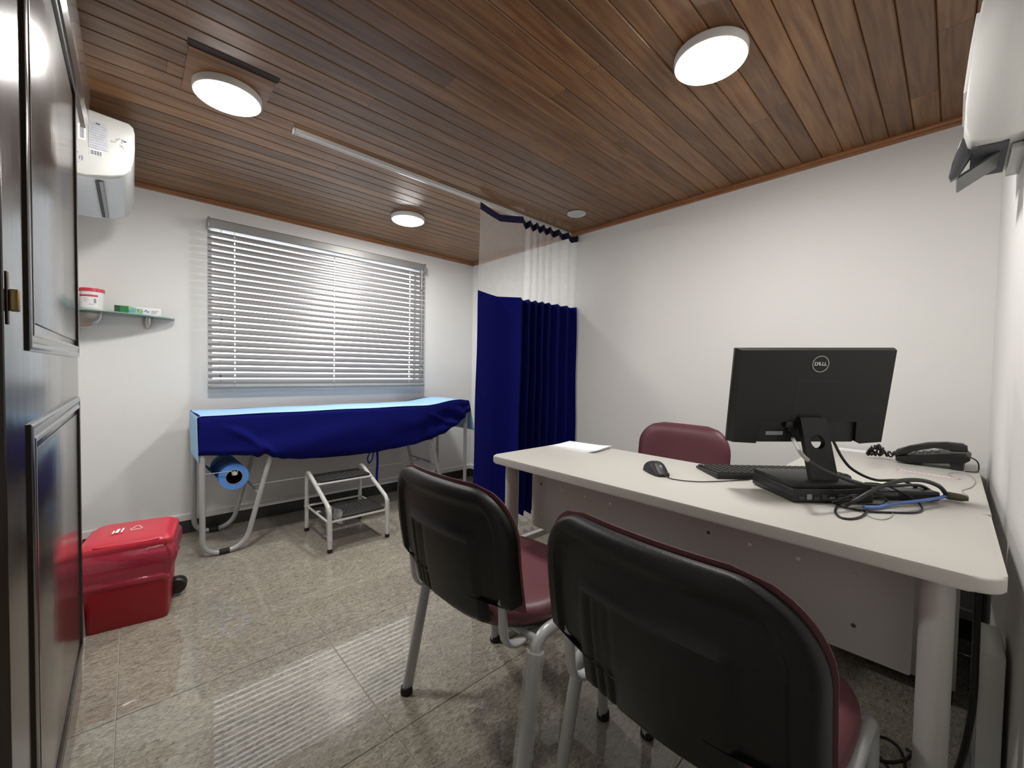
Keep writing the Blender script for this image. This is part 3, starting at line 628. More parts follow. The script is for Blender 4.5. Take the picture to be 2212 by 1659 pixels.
ring('paper', 0.042, 0.073, 2.80, 3.16, ROLLB); ring('core', 0.039, 0.042, 2.799, 3.161, CARD)
tube('axle', [(0.425, 2.775, 0.4545), (0.425, 3.19, 0.4545)], 0.0105, TUBEW, pr, res=12)
tube('hanger_wire', fillet([(0.288, 2.790, 0.468), (0.41, 2.782, 0.469), (0.414, 2.782, 0.444), (0.436, 2.782, 0.444), (0.438, 2.782, 0.468)], 0.005, 4), 0.0022, TUBEW, pr, res=6)
grid('loose_strip', 14, 4, lambda u, v: (0.286 + 0.085 * u * u + 0.012 * u, 2.83 + 0.33 * v, 0.535 - 0.13 * u), SKY, pr, angle=180)

# ================================================================== STEP STOOL
st = thing('step_stool', 'two step metal stool with black ribbed treads beside the couch', 'step stool', (1.0, 2.63, 0))
for xx, k in ((0.828, 0), (1.180, 1)):
    path = fillet([(xx, 2.845, 0.0), (xx, 2.845, 0.385), (xx, 2.80, 0.388), (xx, 2.420, 0.250), (xx, 2.415, 0.0)], [0, 0.025, 0.03, 0.06, 0], 6)
    tube('side_frame', path, 0.0125, TUBEW, st, res=12)
    for yy in (2.845, 2.415): lathe('foot_cap', [(0.0135, 0.0), (0.0145, 0.003), (0.0142, 0.022), (0.0, 0.022)], (xx, yy, 0), RUBBER, st, res=12)
def tread(y0, y1, z):
    o = box('tread', (0.846, 1.164), (y0, y1), (z - 0.012, z), TREAD, st, bev=0.003)
    V, Fc = [], []
    nx, ny = 16, max(5, int((y1 - y0) / 0.022))
    for a_ in range(nx):
        for b_ in range(ny):
            cx_, cy_ = 0.857 + (a_ + 0.5) * 0.296 / nx, y0 + 0.008 + (b_ + 0.5) * (y1 - y0 - 0.016) / ny; e1, e2 = (0.0075, 0.0022) if (a_ + b_) % 2 else (0.0022, 0.0075)
            k = len(V); V += [(cx_ - e1, cy_ - e2, z), (cx_ + e1, cy_ - e2, z), (cx_ + e1, cy_ + e2, z), (cx_ - e1, cy_ + e2, z), (cx_, cy_, z + 0.0022)]
            Fc += [(k, k + 1, k + 4), (k + 1, k + 2, k + 4), (k + 2, k + 3, k + 4), (k + 3, k, k + 4)]
    s_ = obj('rib_pattern', V, Fc, TREAD, o); s_['kind'] = 'stuff'
    return o
tread(2.640, 2.838, 0.368); tread(2.425, 2.660, 0.195)
for y, z in ((2.645, 0.345), (2.835, 0.345), (2.430, 0.172), (2.655, 0.172)): tube('cross_rail', [(0.828, y, z), (1.180, y, z)], 0.008, TUBEW, st, res=8)
for xx in (0.828, 1.180): tube('lower_rail', [(xx, 2.845, 0.165), (xx, 2.415, 0.168)], 0.007, TUBEW, st, res=8)
tube('lower_rail', [(0.828, 2.845, 0.165), (1.18, 2.845, 0.165)], 0.007, TUBEW, st, res=8)
def wrapfilm(name, path, r, parent, jit=0.25, seed=1, res=14):
    rr = random.Random(seed); path = [Vector(p) for p in path]
    ra = [r * (1 + rr.uniform(-jit, jit)) for _ in path]; return tube(name, path, ra, CLEARF, parent, res=res)
wrapfilm('plastic_wrap', [(0.828, 2.44 - 0.003 * k, 0.262 - 0.024 * k) for k in range(9)], 0.0165, st, 0.2, 2)
grid('torn_film', 8, 8, lambda u, v: (0.84 + 0.05 * u + 0.006 * math.sin(9 * v), 2.405 - 0.012 * math.sin(6 * u + 3 * v), 0.262 - 0.085 * v - 0.02 * u), CLEARF, st, angle=180)
wrapfilm('plastic_wrap', [(1.18, 2.415, 0.24 - 0.025 * k) for k in range(9)], 0.0155, st, 0.15, 3); wrapfilm('plastic_wrap', [(0.828, 2.845, 0.20 - 0.015 * k) for k in range(4)], 0.020, st, 0.3, 4)

# ================================================================== RED PEDAL BIN
bn = thing('pedal_bin', 'red plastic clinical waste bin with a bag liner and lid', 'waste bin', (-0.005, 2.375, 0), math.radians(-8), local=True)
BW, BD = 0.127, 0.125
def bin_ring(z, k, r=0.02): return [(x, y, z) for x, y in rrect(-BW * k, BW * k, -BD * k, BD * k, r, 5)]
def loft(name, rings, mt, parent, cap0=True, cap1=True, smooth=True, angle=50):
    V, Fc = [], []; n = len(rings[0])
    for rg in rings: V += rg
    for i in range(len(rings) - 1):
        for k in range(n): Fc.append((i * n + k, i * n + (k + 1) % n, (i + 1) * n + (k + 1) % n, (i + 1) * n + k))
    if cap0: Fc.append(tuple(range(n)))
    if cap1: Fc.append(tuple((len(rings) - 1) * n + k for k in range(n)))
    return obj(name, V, Fc, mt, parent, smooth=smooth, angle=angle)
loft('body', [bin_ring(0.0, 0.975), bin_ring(0.004, 0.99), bin_ring(0.15, 1.03), bin_ring(0.325, 1.085)], RED, bn)
lidr = []
for z, k, r in ((0.318, 1.13, 0.025), (0.326, 1.155, 0.03), (0.338, 1.155, 0.03), (0.343, 1.13, 0.03)): lidr.append([(x, y, z) for x, y in rrect(-BW * k, BW * k, -BD * k, BD * k, r, 5)])
for z, k, r in ((0.345, 1.06, 0.03), (0.356, 0.98, 0.03), (0.360, 0.90, 0.03)): lidr.append([(x, y + 0.006, z - 0.010 * smooth01(-0.02, -BD, y)) for x, y in rrect(-BW * k, BW * k, -BD * k, BD * k, r, 5)])
ld = loft('lid', lidr, REDL, bn)
grid('lid_lip', 16, 3, lambda u, v: ((u - 0.5) * 0.2, -0.128 - 0.012 * math.sin(PI * u) + 0.03 * v, 0.344 + 0.006 * v * math.sin(PI * u)), REDL, ld, angle=180, thick=0.003)
# printed marks on the lid: two text bars and a small emblem
for k, (x0, x1, y0, y1) in enumerate(((-0.052, -0.042, -0.020, 0.030), (-0.062, -0.056, -0.025, 0.012), (-0.036, -0.030, -0.02, 0.035))): box('lid_print', (x0, x1), (y0, y1), (0.3598, 0.3606), PAPER, ld)
for q in range(3):
    a_ = PI / 2 + q * 2 * PI / 3; cx_, cy_ = 0.012 + 0.011 * math.cos(a_), 0.01 + 0.017 * math.sin(a_)
    tube('lid_emblem', [(cx_ + 0.010 * math.cos(a_ + w_), cy_ + 0.014 * math.sin(a_ + w_), 0.3604) for w_ in (-2.2, -1.4, -0.7, 0, 0.7, 1.4, 2.2)], 0.0012, PAPER, ld, res=4)
rb_ = random.Random(11); nb = 72; ph = [rb_.uniform(0, 6.28) for _ in range(6)]
def bag_ring(z, k, wob, drop):
    pts = rrect(-BW * k, BW * k, -BD * k, BD * k, 0.03, 17); n = len(pts); out = []
    for i, (x, y) in enumerate(pts):
        q = 2 * PI * i / n; s = 1 + wob * (math.sin(7 * q + ph[0] + 18 * z) + 0.9 * math.sin(15 * q + ph[1] + 75 * z) + 0.7 * math.sin(27 * q + ph[2] - 60 * z)); out.append((x * s, y * s, z + drop * (math.sin(2 * q + 0.9) + 0.4 * math.sin(5 * q + ph[4]))))
    return out
loft('bag_liner', [bag_ring(0.322, 1.12, 0.003, 0), bag_ring(0.305, 1.18, 0.008, 0.002), bag_ring(0.288, 1.215, 0.012, 0.004), bag_ring(0.268, 1.22, 0.017, 0.006), bag_ring(0.248, 1.195, 0.020, 0.008), bag_ring(0.230, 1.165, 0.020, 0.010), bag_ring(0.214, 1.125, 0.014, 0.012), bag_ring(0.206, 1.10, 0.009, 0.013), bag_ring(0.202, 1.15, 0.008, 0.013), bag_ring(0.190, 1.155, 0.010, 0.014), bag_ring(0.180, 1.13, 0.010, 0.014), bag_ring(0.176, 1.065, 0.006, 0.014)], REDF, bn, False, False, angle=180)
pd = box('pedal', (0.120, 0.165), (0.045, 0.10), (0.030, 0.050), BLACKP, bn, bev=0.006)
lathe('pedal_roller', [(0.0, -0.028), (0.030, -0.026), (0.036, -0.018), (0.036, 0.018), (0.030, 0.026), (0.0, 0.028)], (0.142, 0.072, 0.046), BLACKP, bn, axis='y', res=24)

# ================================================================== CHAIRS
def back_outline(z, ztop_, W=0.258):
    """half width of the back shell at height z"""
    r = 0.125
    if z > ztop_ - r:
        d = z - (ztop_ - r); return W - r + math.sqrt(max(0.0, r * r - d * d))
    if z < 0.495: return 0.152
    if z < 0.52: return W - 0.028 * (1 - math.sqrt(max(0, 1 - ((0.52 - z) / 0.025) ** 2)))
    return W
def make_chair(label, ztop_=0.778, lift=0.0, W=0.258, group='maroon and black office chairs'):
    t = thing('office_chair', label, 'chair', (0, 0, 0), 0, group, local=True)
    z0 = 0.426 + lift; zt = ztop_
    zs = [z0 + (0.493 + lift - z0) * k / 8 for k in range(9)] + [0.4955 + lift + 0.0245 * k / 5 for k in range(6)] + [0.52 + lift + (zt - 0.135 - 0.52 - lift) * k / 22 for k in range(1, 23)]
    zs += [zt - 0.125 + 0.125 * math.sin(PI / 2 * k / 12) for k in range(0, 13)]
    ncol = 61
    def xb(y, z):                                  # rear face of the back
        k = (z - z0) / (zt - z0); return -0.222 - 0.046 * k - 0.010 * math.sin(PI * k) + 0.040 * (y / W) ** 2
    R_, F_ = [], []
    for z in zs:
        w = back_outline(z - lift, zt - lift, W); w = max(w, 0.12)
        for i in range(ncol):
            u = 2 * i / (ncol - 1) - 1
            u = math.copysign(abs(u) ** 0.9, u); y = u * w
            W2 = back_outline(max(z - lift, 0.53), zt - lift, W)
            e = min(W2 - abs(y), (zt - z) * 1.0 if z > zt - 0.2 else 1.0, (z - z0) + 0.004)
            if z - lift < 0.53 and abs(y) > 0.152: e = min(e, z - lift - 0.490)
            e = max(e, 0.0)
            rim = 0.0 if e > 0.02 else 0.016 * (1 - math.sqrt(max(0, 1 - ((0.02 - e) / 0.02) ** 2)))
            rec = 0.012 * smooth01(0.040, 0.049, min(W2 - abs(y), zt - z))              # field inside the rim
            pan = smooth01(0.150, 0.142, abs(y)) * smooth01(0.655 + lift, 0.645 + lift, z) ; rec -= 0.008 * pan
            if pan > 0.5 and z < 0.632 + lift:
                for gy in (0.066, 0.090, 0.114): rec += 0.006 * math.exp(-((y - gy) / 0.005) ** 2)
            ridge = 0.004 * math.exp(-((z - 0.648 - lift) / 0.006) ** 2) * smooth01(0.15, 0.14, abs(y)); rec -= ridge
            wing = 0.0 if abs(y) < 0.165 or z - lift > 0.56 else 0.0
            R_.append((xb(y, z) + rim + rec - wing, y, z)); F_.append((xb(y, z) + 0.030 - 0.4 * rim * 0, y, z))
    nr_ = len(zs); V = R_ + F_; k0 = len(R_); Fc = []
    for j in range(nr_ - 1):
        for i in range(ncol - 1):
            a_ = j * ncol + i; Fc.append((a_, a_ + 1, a_ + 1 + ncol, a_ + ncol)); Fc.append((k0 + a_, k0 + a_ + ncol, k0 + a_ + 1 + ncol, k0 + a_ + 1))
    rim_ = [i for i in range(ncol)] + [j * ncol + ncol - 1 for j in range(1, nr_)] + [(nr_ - 1) * ncol + i for i in range(ncol - 2, -1, -1)] + [j * ncol for j in range(nr_ - 2, 0, -1)]
    for a_, b_ in zip(rim_, rim_[1:] + rim_[:1]): Fc.append((a_, b_, b_ + k0, a_ + k0))
    obj('back_shell', V, Fc, BLACKT, t, smooth=True, angle=48)
    # upholstered front of the back
    def cush(u, v):
        z = 0.486 + lift + (zt + 0.008 - 0.486 - lift) * v; w = max(back_outline(max(z - lift - 0.008, 0.53), zt - lift, W), 0.10) + 0.005
        s = (2 * u - 1); s = math.copysign(abs(s) ** 0.85, s); y = s * w
        puff = 0.034 * (1 - abs(s) ** 6) * (1 - abs(2 * v - 1) ** 8); return (xb(y, z) + 0.029 + puff, y, z)
    def cushb(u, v):
        p = cush(u, v); z = p[2]; return (xb(p[1], z) + 0.0265, p[1], z)
    nu, nv = 33, 25; A = [cush(i / (nu - 1), j / (nv - 1)) for j in range(nv) for i in range(nu)]; B_ = [cushb(i / (nu - 1), j / (nv - 1)) for j in range(nv) for i in range(nu)]
    V = A + B_; k0 = len(A); Fc = []
    for j in range(nv - 1):
        for i in range(nu - 1):
            a_ = j * nu + i; Fc.append((a_, a_ + 1, a_ + 1 + nu, a_ + nu)); Fc.append((k0 + a_, k0 + a_ + nu, k0 + a_ + 1 + nu, k0 + a_ + 1))
    rim_ = [i for i in range(nu)] + [j * nu + nu - 1 for j in range(1, nv)] + [(nv - 1) * nu + i for i in range(nu - 2, -1, -1)] + [j * nu for j in range(nv - 2, 0, -1)]
    for a_, b_ in zip(rim_, rim_[1:] + rim_[:1]): Fc.append((a_, b_, b_ + k0, a_ + k0))
    obj('back_cushion', V, Fc, MAROON, t, smooth=True, angle=70)
    # seat
    def seat_ring(z, k, ex=3.4):
        out = []; n = 48
        for i in range(n):
            q = 2 * PI * i / n; c, s = math.cos(q), math.sin(q)
            e_ = ex if c > 0 else 2.35; out.append((0.026 + 0.222 * k * math.copysign(abs(c) ** (2 / e_), c), 0.243 * k * math.copysign(abs(s) ** (2 / e_), s), z + lift))
        return out
    loft('seat_cushion', [seat_ring(0.408, 0.985), seat_ring(0.415, 1.0), seat_ring(0.435, 1.0), seat_ring(0.447, 0.975), seat_ring(0.454, 0.90), seat_ring(0.457, 0.75), seat_ring(0.458, 0.4)], MAROON, t, angle=180)
    loft('seat_pan', [seat_ring(0.390, 0.80), seat_ring(0.394, 0.93), seat_ring(0.409, 0.985)], BLACKP, t, angle=50)
    # legs: one bent oval tube on each side
    for s in (1, -1):
        y = 0.244 * s
        p = fillet([(-0.178, y + 0.012 * s, 0.0), (-0.104, y, 0.394 + lift), (0.190, y, 0.400 + lift), (0.210, y + 0.004 * s, 0.0)], [0, 0.055, 0.05, 0], 8)
        tube('leg_frame', p, 0.0135, TUBE, t, rb=0.0185, res=14, upv=(0, 1, 0))
        for px in (-0.178, 0.210):
            yy = y + (0.012 if px < 0 else 0.004) * s; lathe('foot_cap', [(0.019, 0.0), (0.020, 0.004), (0.0185, 0.022), (0.0, 0.022)], (px, yy, 0), RUBBER, t, res=14)
        jb = fillet([(0.02, 0.200 * s, 0.374 + lift), (-0.180, 0.204 * s, 0.374 + lift), (-0.196, 0.206 * s, 0.53 + lift)], 0.06, 8)
        tube('back_support', jb, 0.014, TUBE, t, rb=0.0085, res=12, upv=(0, 1, 0))
    for px in (-0.10, 0.13): tube('under_bar', [(px, -0.244, 0.382 + lift), (px, 0.244, 0.382 + lift)], 0.0105, TUBE, t, res=10)
    return t
ch = make_chair('maroon chair with a black plastic back, farther of the two facing the desk')
ch.location = (0.842, 0.942, 0); ch.rotation_euler = (0, 0, math.radians(2))
ch2 = copy_tree(ch); ch2['label'] = 'maroon chair with a black plastic back, nearest the camera'
ch2.location = (0.880, 0.340, 0); ch2.rotation_euler = (0, 0, math.radians(-3))
wrapfilm('plastic_wrap', [(-0.1115 - 0.0035 * k, -0.2455 - 0.0006 * k, 0.362 - 0.0178 * k) for k in range(20)], 0.0245, ch, 0.08, 8, 16)
ch3 = make_chair('maroon upholstered chair behind the desk, facing the camera', 0.797, 0.015, 0.236)
ch3.location = (1.90, 0.950, 0); ch3.rotation_euler = (0, 0, PI)

# ================================================================== DESK
dk = thing('office_desk', 'light grey laminate desk with perforated metal front panel', 'desk', (1.30, 0.58, 0))
prism('desk_top', rrect(1.040, 1.558, -0.075, 1.240, (0.045, 0.03, 0.045, 0.03), 8), DESK, dk, axis='z', a=0.704, b=0.732, bev=0.006, seg=3)
prism('modesty_panel', rrect(0.040, 1.160, 0.436, 0.704, 0.004, 2), DESKM, dk, axis='x', a=1.200, b=1.2012 + 0.008, smooth=False)
for (y, z, mt) in ((1.110, 0.616, PRINTD), (1.002, 0.617, PAPER), (0.894, 0.617, PAPER), (0.786, 0.617, PAPER), (1.105, 0.500, PAPER), (0.459, 0.616, PRINTD), (0.352, 0.616, PAPER), (0.244, 0.616, PAPER), (0.137, 0.617, DESKE), (0.135, 0.500, PRINTD)):
    lathe('painted_hole', [(0.0048, -0.0008), (0.0040, -0.0014), (0.0, -0.0014)], (1.2003, y, z), mt, dk, axis='x', res=14)  # closed discs
def desk_leg(y, x0=1.115, x1=1.470):
    for xx in (x0, x1):
        prism('leg', [(xx + 0.030 * math.cos(q), y + 0.024 * math.sin(q)) for q in [2 * PI * k / 24 for k in range(24)]], DESKM, dk, axis='z', a=0.03, b=0.704)
    box('leg_foot', (x0 - 0.06, x1 + 0.05), (y - 0.022, y + 0.022), (0.0, 0.032), DESKM, dk, bev=0.005)
    box('leg_bar', (x0, x1), (y - 0.012, y + 0.012), (0.36, 0.385), DESKM, dk, bev=0.003)
desk_leg(1.190); desk_leg(0.006)
rt_ = thing('desk_return', 'light grey laminate side table joined to the desk by the wall', 'desk', (2.0, 0.17, 0))
prism('return_top', rrect(1.562, 2.470, -0.078, 0.420, (0.01, 0.02, 0.02, 0.01), 4), DESK, rt_, axis='z', a=0.703, b=0.730, bev=0.004, seg=2)
box('support_panel', (2.44, 2.458), (-0.05, 0.40), (0.0, 0.703), DESKM, rt_, bev=0.002)
box('drawer_unit', (1.95, 2.40), (-0.04, 0.36), (0.05, 0.703), DESKM, rt_, bev=0.003)
for k in range(3): 
    d_ = box('drawer', (1.97, 2.38), (0.36, 0.376), (0.08 + 0.2 * k, 0.27 + 0.2 * k), DESKE, rt_, bev=0.002); box('handle', (2.11, 2.24), (0.376, 0.392), (0.17 + 0.2 * k, 0.18 + 0.2 * k), STEEL, d_, bev=0.002)
for xx in (1.97, 2.37): 
    for yy in (-0.02, 0.34): box('foot', (xx - 0.015, xx + 0.015), (yy - 0.015, yy + 0.015), (0, 0.05), BLACKP, rt_)

ZD = 0.7322
# papers
pp = thing('paper_pile', 'small pile of white papers on the far desk corner', 'papers', (1.455, 1.128, ZD), math.radians(4), local=True)
for k in range(4):
    dx, dy, rz = 0.004 * k, -0.006 * k + 0.004 * (k % 2), math.radians(-2 + 2.2 * k); M_ = Matrix.Translation((dx, dy, 0.0016 * k + 0.0004)) @ Matrix.Rotation(rz, 4, 'Z')
    grid('sheet', 8, 8, lambda u, v, M_=M_, k=k: tuple(M_ @ Vector(((u - 0.5) * 0.15, (v - 0.5) * 0.215, 0.0005 + 0.006 * (k / 3) * max(0, 0.3 - v) ** 2 * 9 + 0.002 * (k / 3) * u))), PAPER, pp, angle=180, thick=0.0012)
# mouse
ms = thing('computer_mouse', 'black computer mouse on the desk', 'mouse', (1.292, 0.668, ZD), math.radians(-128), local=True)
def mouse_surf(u, v):
    x = -0.056 + 0.112 * u; s = 2 * v - 1
    w = 0.031 * (1 - 0.28 * smooth01(0.55, 1, u)) * (1 - (1 - min(1, u / 0.16)) ** 2.2 * 0.55) * (1 - 0.25 * smooth01(0.9, 1, u)); hgt = 0.037 * math.sin(PI * min(1, (u * 0.78 + 0.14))) ** 0.75 * (1 - 0.55 * smooth01(0.5, 1.0, u) * 0.8)
    y = s * w; z = hgt * (1 - abs(s) ** 3.2) ** 0.6; return (x, y, z + 0.002)
grid('mouse_shell', 29, 19, mouse_surf, BLACKT, ms, angle=180)
prism('mouse_base', [(-0.054, -0.018), (-0.045, -0.027), (0.0, -0.031), (0.04, -0.026), (0.055, -0.018), (0.055, 0.018), (0.04, 0.026), (0.0, 0.031), (-0.045, 0.027), (-0.054, 0.018)], BLACKP, ms, a=0.0005, b=0.009, bev=0.002)
lathe('scroll_wheel', [(0.0, -0.0035), (0.0095, -0.003), (0.0095, 0.003), (0.0, 0.0035)], (0.026, 0, 0.0225), GREYP, ms, axis='y', res=18)
tube('mouse_cable', spline([(0.054, 0.0, 0.008), (0.075, 0.008, 0.002), (0.10, 0.03, 0.002), (0.118, 0.075, 0.002), (0.118, 0.13, 0.002), (0.108, 0.20, 0.002), (0.10, 0.26, 0.002)], 8), 0.0016, BLACKP, ms, res=6)

# computer, monitor and keyboard stand at an angle on the desk
DA = math.radians(-43)
def rotM(loc, a=DA): return Matrix.Translation(Vector(loc)) @ Matrix.Rotation(a, 4, 'Z')
kb = thing('keyboard', 'black keyboard lying behind the small computer', 'keyboard', (1.580, 0.412, ZD), DA, local=True)
prism('keyboard_case', [(-0.078, 0.001), (0.075, 0.001), (0.078, 0.008), (-0.060, 0.018), (-0.074, 0.018), (-0.078, 0.012)], BLACKP, kb, axis='x', a=-0.215, b=0.215, bev=0.002)
km = None
for r in range(6):
    yk_ = 0.060 - 0.0245 * r
    zk_ = 0.0105 + (0.016 - 0.0105) * r / 5
    for c in range(20):
        xk_ = -0.202 + 0.0213 * c
        if km is None:
            bm = bmesh.new(); b0 = [bm.verts.new(p) for p in [(-0.009, -0.010, 0), (0.009, -0.010, 0), (0.009, 0.010, 0), (-0.009, 0.010, 0)]]; b1 = [bm.verts.new(p) for p in [(-0.0072, -0.008, 0.005), (0.0072, -0.008, 0.005), (0.0072, 0.008, 0.005), (-0.0072, 0.008, 0.005)]]
            bm.faces.new(b1)
            for q in range(4): bm.faces.new((b0[q], b0[(q + 1) % 4], b1[(q + 1) % 4], b1[q]))
            km = bpy.data.meshes.new('key'); bm.to_mesh(km); bm.free(); km.materials.append(BLACKT)
        o = bpy.data.objects.new('key', km); link(o, kb); o.location = (xk_, yk_, zk_)
pc = thing('mini_computer', 'flat black mini computer carrying the monitor stand', 'computer', (1.410, 0.270, ZD), DA, local=True)
box('case', (-0.105, 0.105), (-0.092, 0.092), (0.003, 0.038), BLACKP, pc, bev=0.002)
box('side_rib', (-0.1062, -0.105), (-0.085, 0.085), (0.012, 0.016), BLACKT, pc); box('side_rib', (-0.1062, -0.105), (-0.085, 0.085), (0.026, 0.030), BLACKT, pc)
for k in range(9): box('rear_port', (-0.09 + 0.02 * k, -0.077 + 0.02 * k), (-0.0932, -0.0918), (0.010, 0.018 + 0.006 * (k % 2)), [PRINTD, GREYP, PRINTD][k % 3], pc)
for sx in (-0.08, 0.08):
    for sy in (-0.07, 0.07): box('foot', (sx - 0.01, sx + 0.01), (sy - 0.01, sy + 0.01), (0, 0.003), RUBBER, pc)
mo = thing('monitor', 'black monitor seen from behind, on a stand over the computer', 'monitor', (1.410, 0.270, ZD + 0.0382), DA, local=True)
box('stand_base', (-0.105, 0.105), (-0.088, 0.088), (0.0, 0.012), BLACKT, mo, bev=0.0025)
# neck with a round cable hole, leaning towards the screen (+y local)
NW, NZ0, NZ1 = 0.037, 0.010, 0.178; HZ, HR = 0.112, 0.0195; nseg = 32
def neck_face(yoff):
    inner = [(HR * math.cos(2 * PI * k / nseg), HZ + HR * math.sin(2 * PI * k / nseg)) for k in range(nseg)]
    outer = []
    for k in range(nseg):
        q = 2 * PI * k / nseg; c, s = math.cos(q), math.sin(q); t_ = 1e9
        if abs(c) > 1e-6: t_ = min(t_, NW / abs(c))
        if s > 1e-6: t_ = min(t_, (NZ1 - HZ) / s)
        if s < -1e-6: t_ = min(t_, (HZ - NZ0) / -s)
        outer.append((t_ * c, HZ + t_ * s))
    return inner, outer
V, Fc = [], []
lean = lambda z: -0.045 + 0.055 * (z - NZ0) / (NZ1 - NZ0)
i_, o_ = neck_face(0)
# square the outer loop onto the true corners
def snap(p):
    for cx_, cz_ in ((NW, NZ1), (-NW, NZ1), (NW, NZ0), (-NW, NZ0)):
        if abs(p[0] - cx_) < 0.011 and abs(p[1] - cz_) < 0.014: return (cx_, cz_)
    return p
o_ = [snap(p) for p in o_]
for th_ in (0.0, 0.016):
    V += [(x + 0.014, lean(z) + th_, z) for x, z in i_]; V += [(x + 0.014, lean(z) + th_, z) for x, z in o_]
n = nseg
for k in range(n):
    k2 = (k + 1) % n
    Fc.append((k, k2, n + k2, n + k)); Fc.append((2 * n + k, 3 * n + k, 3 * n + k2, 2 * n + k2)); Fc.append((k, 2 * n + k, 2 * n + k2, k2)); Fc.append((n + k, n + k2, 3 * n + k2, 3 * n + k))
obj('stand_neck', V, Fc, MONP, mo, smooth=True, angle=30)
MT = Matrix.Translation((0.014, 0.026, 0.240)) @ Matrix.Rotation(math.radians(-1.0), 4, 'Y') @ Matrix.Rotation(math.radians(9), 4, 'X')   # top leans towards -y (viewer)
MW, MH = 0.227, 0.138
def mp_(p): return MT @ Vector(p)
box('front_bezel', (-MW, MW), (0.004, 0.014), (-MH, MH), BLACKP, mo, bev=0.0015, M=MT)
box('screen', (-MW + 0.012, MW - 0.012), (0.0142, 0.0146), (-MH + 0.016, MH - 0.012), SCREEN, mo, M=MT)
# back cover with a cut-out notch at the bottom for the ports
n0, n1, zn = -0.135, 0.135, -0.075
poly = [(-MW + 0.002, -MH + 0.002), (n0 - 0.014, -MH - 0.002), (n0 - 0.012, -MH + 0.006), (n0, zn), (n1, zn), (n1 + 0.006, -MH + 0.004), (n1 + 0.026, -MH - 0.003), (MW - 0.002, -MH + 0.002), (MW - 0.002, MH - 0.001), (-MW + 0.002, MH - 0.001)]
bm = bmesh.new()
yb0 = [bm.verts.new(mp_((x, 0.004, max(z, -MH)))) for x, z in poly]
yb1 = [bm.verts.new(mp_((x - math.copysign(0.008, x) if abs(x) > 0.15 else x, -0.013, z - 0.004 if z > 0.1 else z))) for x, z in poly]
fb = bm.faces.new(yb1); bm.faces.new(yb0)
for k in range(len(poly)): bm.faces.new((yb0[k], yb0[(k + 1) % len(poly)], yb1[(k + 1) % len(poly)], yb1[k]))
from_bm('back_cover', bm, MONP, mo)
box('port_recess', (n0 - 0.004, n1 + 0.004), (-0.004, 0.004), (-MH, zn + 0.003), BLACKP, mo, M=MT)
for (a_, b_, c_, d_) in ((-0.045, 0.062, 0.0448, 0.0454), (-0.0453, -0.0447, -0.068, 0.045)):
    box('cover_seam', (a_, b_), (-0.0133, -0.0125), (c_, d_), PRINTD, mo, M=MT)
box('spec_sticker', (-0.118, -0.068), (-0.0046, -0.0036), (-0.117, -0.106), PRINT, mo, M=MT)
box('video_plug', (-0.070, -0.050), (-0.018, -0.006), (-0.092, -0.074), BLACKP, mo, bev=0.002, M=MT)
# round maker's mark: ring and letters
LX, LZ = 0.008, 0.094
tube('logo_ring', [MT @ Vector((LX + 0.0225 * math.cos(2 * PI * k / 48), -0.0134, LZ + 0.0225 * math.sin(2 * PI * k / 48))) for k in range(48)], 0.0011, LOGO, mo, res=6, closed=True)
def face_m(x, z, roll=0.0): return MT @ Matrix.Translation((x, -0.0136, z)) @ Matrix(((1, 0, 0, 0), (0, 0, -1, 0), (0, 1, 0, 0), (0, 0, 0, 1))) @ Matrix.Rotation(roll, 4, 'Z')
for chx, dx, rl in (('D', -0.0122, 0.0), ('E', -0.0022, math.radians(28)), ('L', 0.0070, 0.0), ('L', 0.0138, 0.0)):
    text('logo_letter', chx, 0.0142, face_m(LX + dx, LZ, rl), LOGO, mo, 0.0004)

# ---------------------------------------------------------------- telephone
ph_ = thing('desk_telephone', 'black desk telephone by the wall, handset resting on it', 'telephone', (2.30, 0.045, 0.7305), math.radians(-2), local=True)
# profile along y (front of the phone towards +y), side silhouette
prism('phone_body', [(0.098, 0.014), (0.092, 0.006), (0.070, 0.004), (-0.085, 0.026), (-0.100, 0.040), (-0.102, 0.050), (-0.090, 0.061), (-0.040, 0.056), (0.020, 0.043), (0.092, 0.025)], BLACKT, ph_, axis='x', a=-0.085, b=0.085, bev=0.004, seg=2)
prism('phone_foot', [(-0.046, 0.028), (-0.058, 0.0), (-0.086, 0.0), (-0.084, 0.030)], BLACKP, ph_, axis='x', a=-0.078, b=0.078, smooth=False); box('front_pad', (-0.07, 0.07), (0.03, 0.07), (0.0, 0.012), BLACKP, ph_)
for r in range(4):
    for c in range(3):
        yk_ = 0.055 - 0.022 * r; box('phone_key', (0.0 + 0.022 * c, 0.015 + 0.022 * c), (yk_ - 0.006, yk_ + 0.006), (0.034 + 0.0055 * r, 0.0405 + 0.0055 * r), GREYP, ph_, bev=0.0015)
hs_ = [(0.104, 0.034), (0.096, 0.050), (0.060, 0.070), (0.010, 0.090), (-0.040, 0.098), (-0.080, 0.098), (-0.092, 0.090), (-0.094, 0.070), (-0.052, 0.066), (-0.046, 0.078), (-0.010, 0.080), (0.030, 0.066), (0.052, 0.048), (0.072, 0.030), (0.096, 0.024)]
prism('handset', hs_, BLACKP, ph_, axis='x', a=-0.075, b=-0.028, bev=0.007, seg=3)
cp = []; rq = random.Random(4)
ctr = spline([(-0.05, 0.100, 0.032), (-0.055, 0.122, 0.030), (-0.04, 0.150, 0.034), (-0.06, 0.170, 0.020), (-0.035, 0.165, 0.046), (-0.055, 0.140, 0.044), (-0.03, 0.155, 0.016), (-0.06, 0.180, 0.036), (-0.045, 0.150, 0.054), (-0.02, 0.160, 0.030), (-0.05, 0.186, 0.018), (-0.035, 0.140, 0.020), (-0.01, 0.100, 0.016)], 14)
hx = []
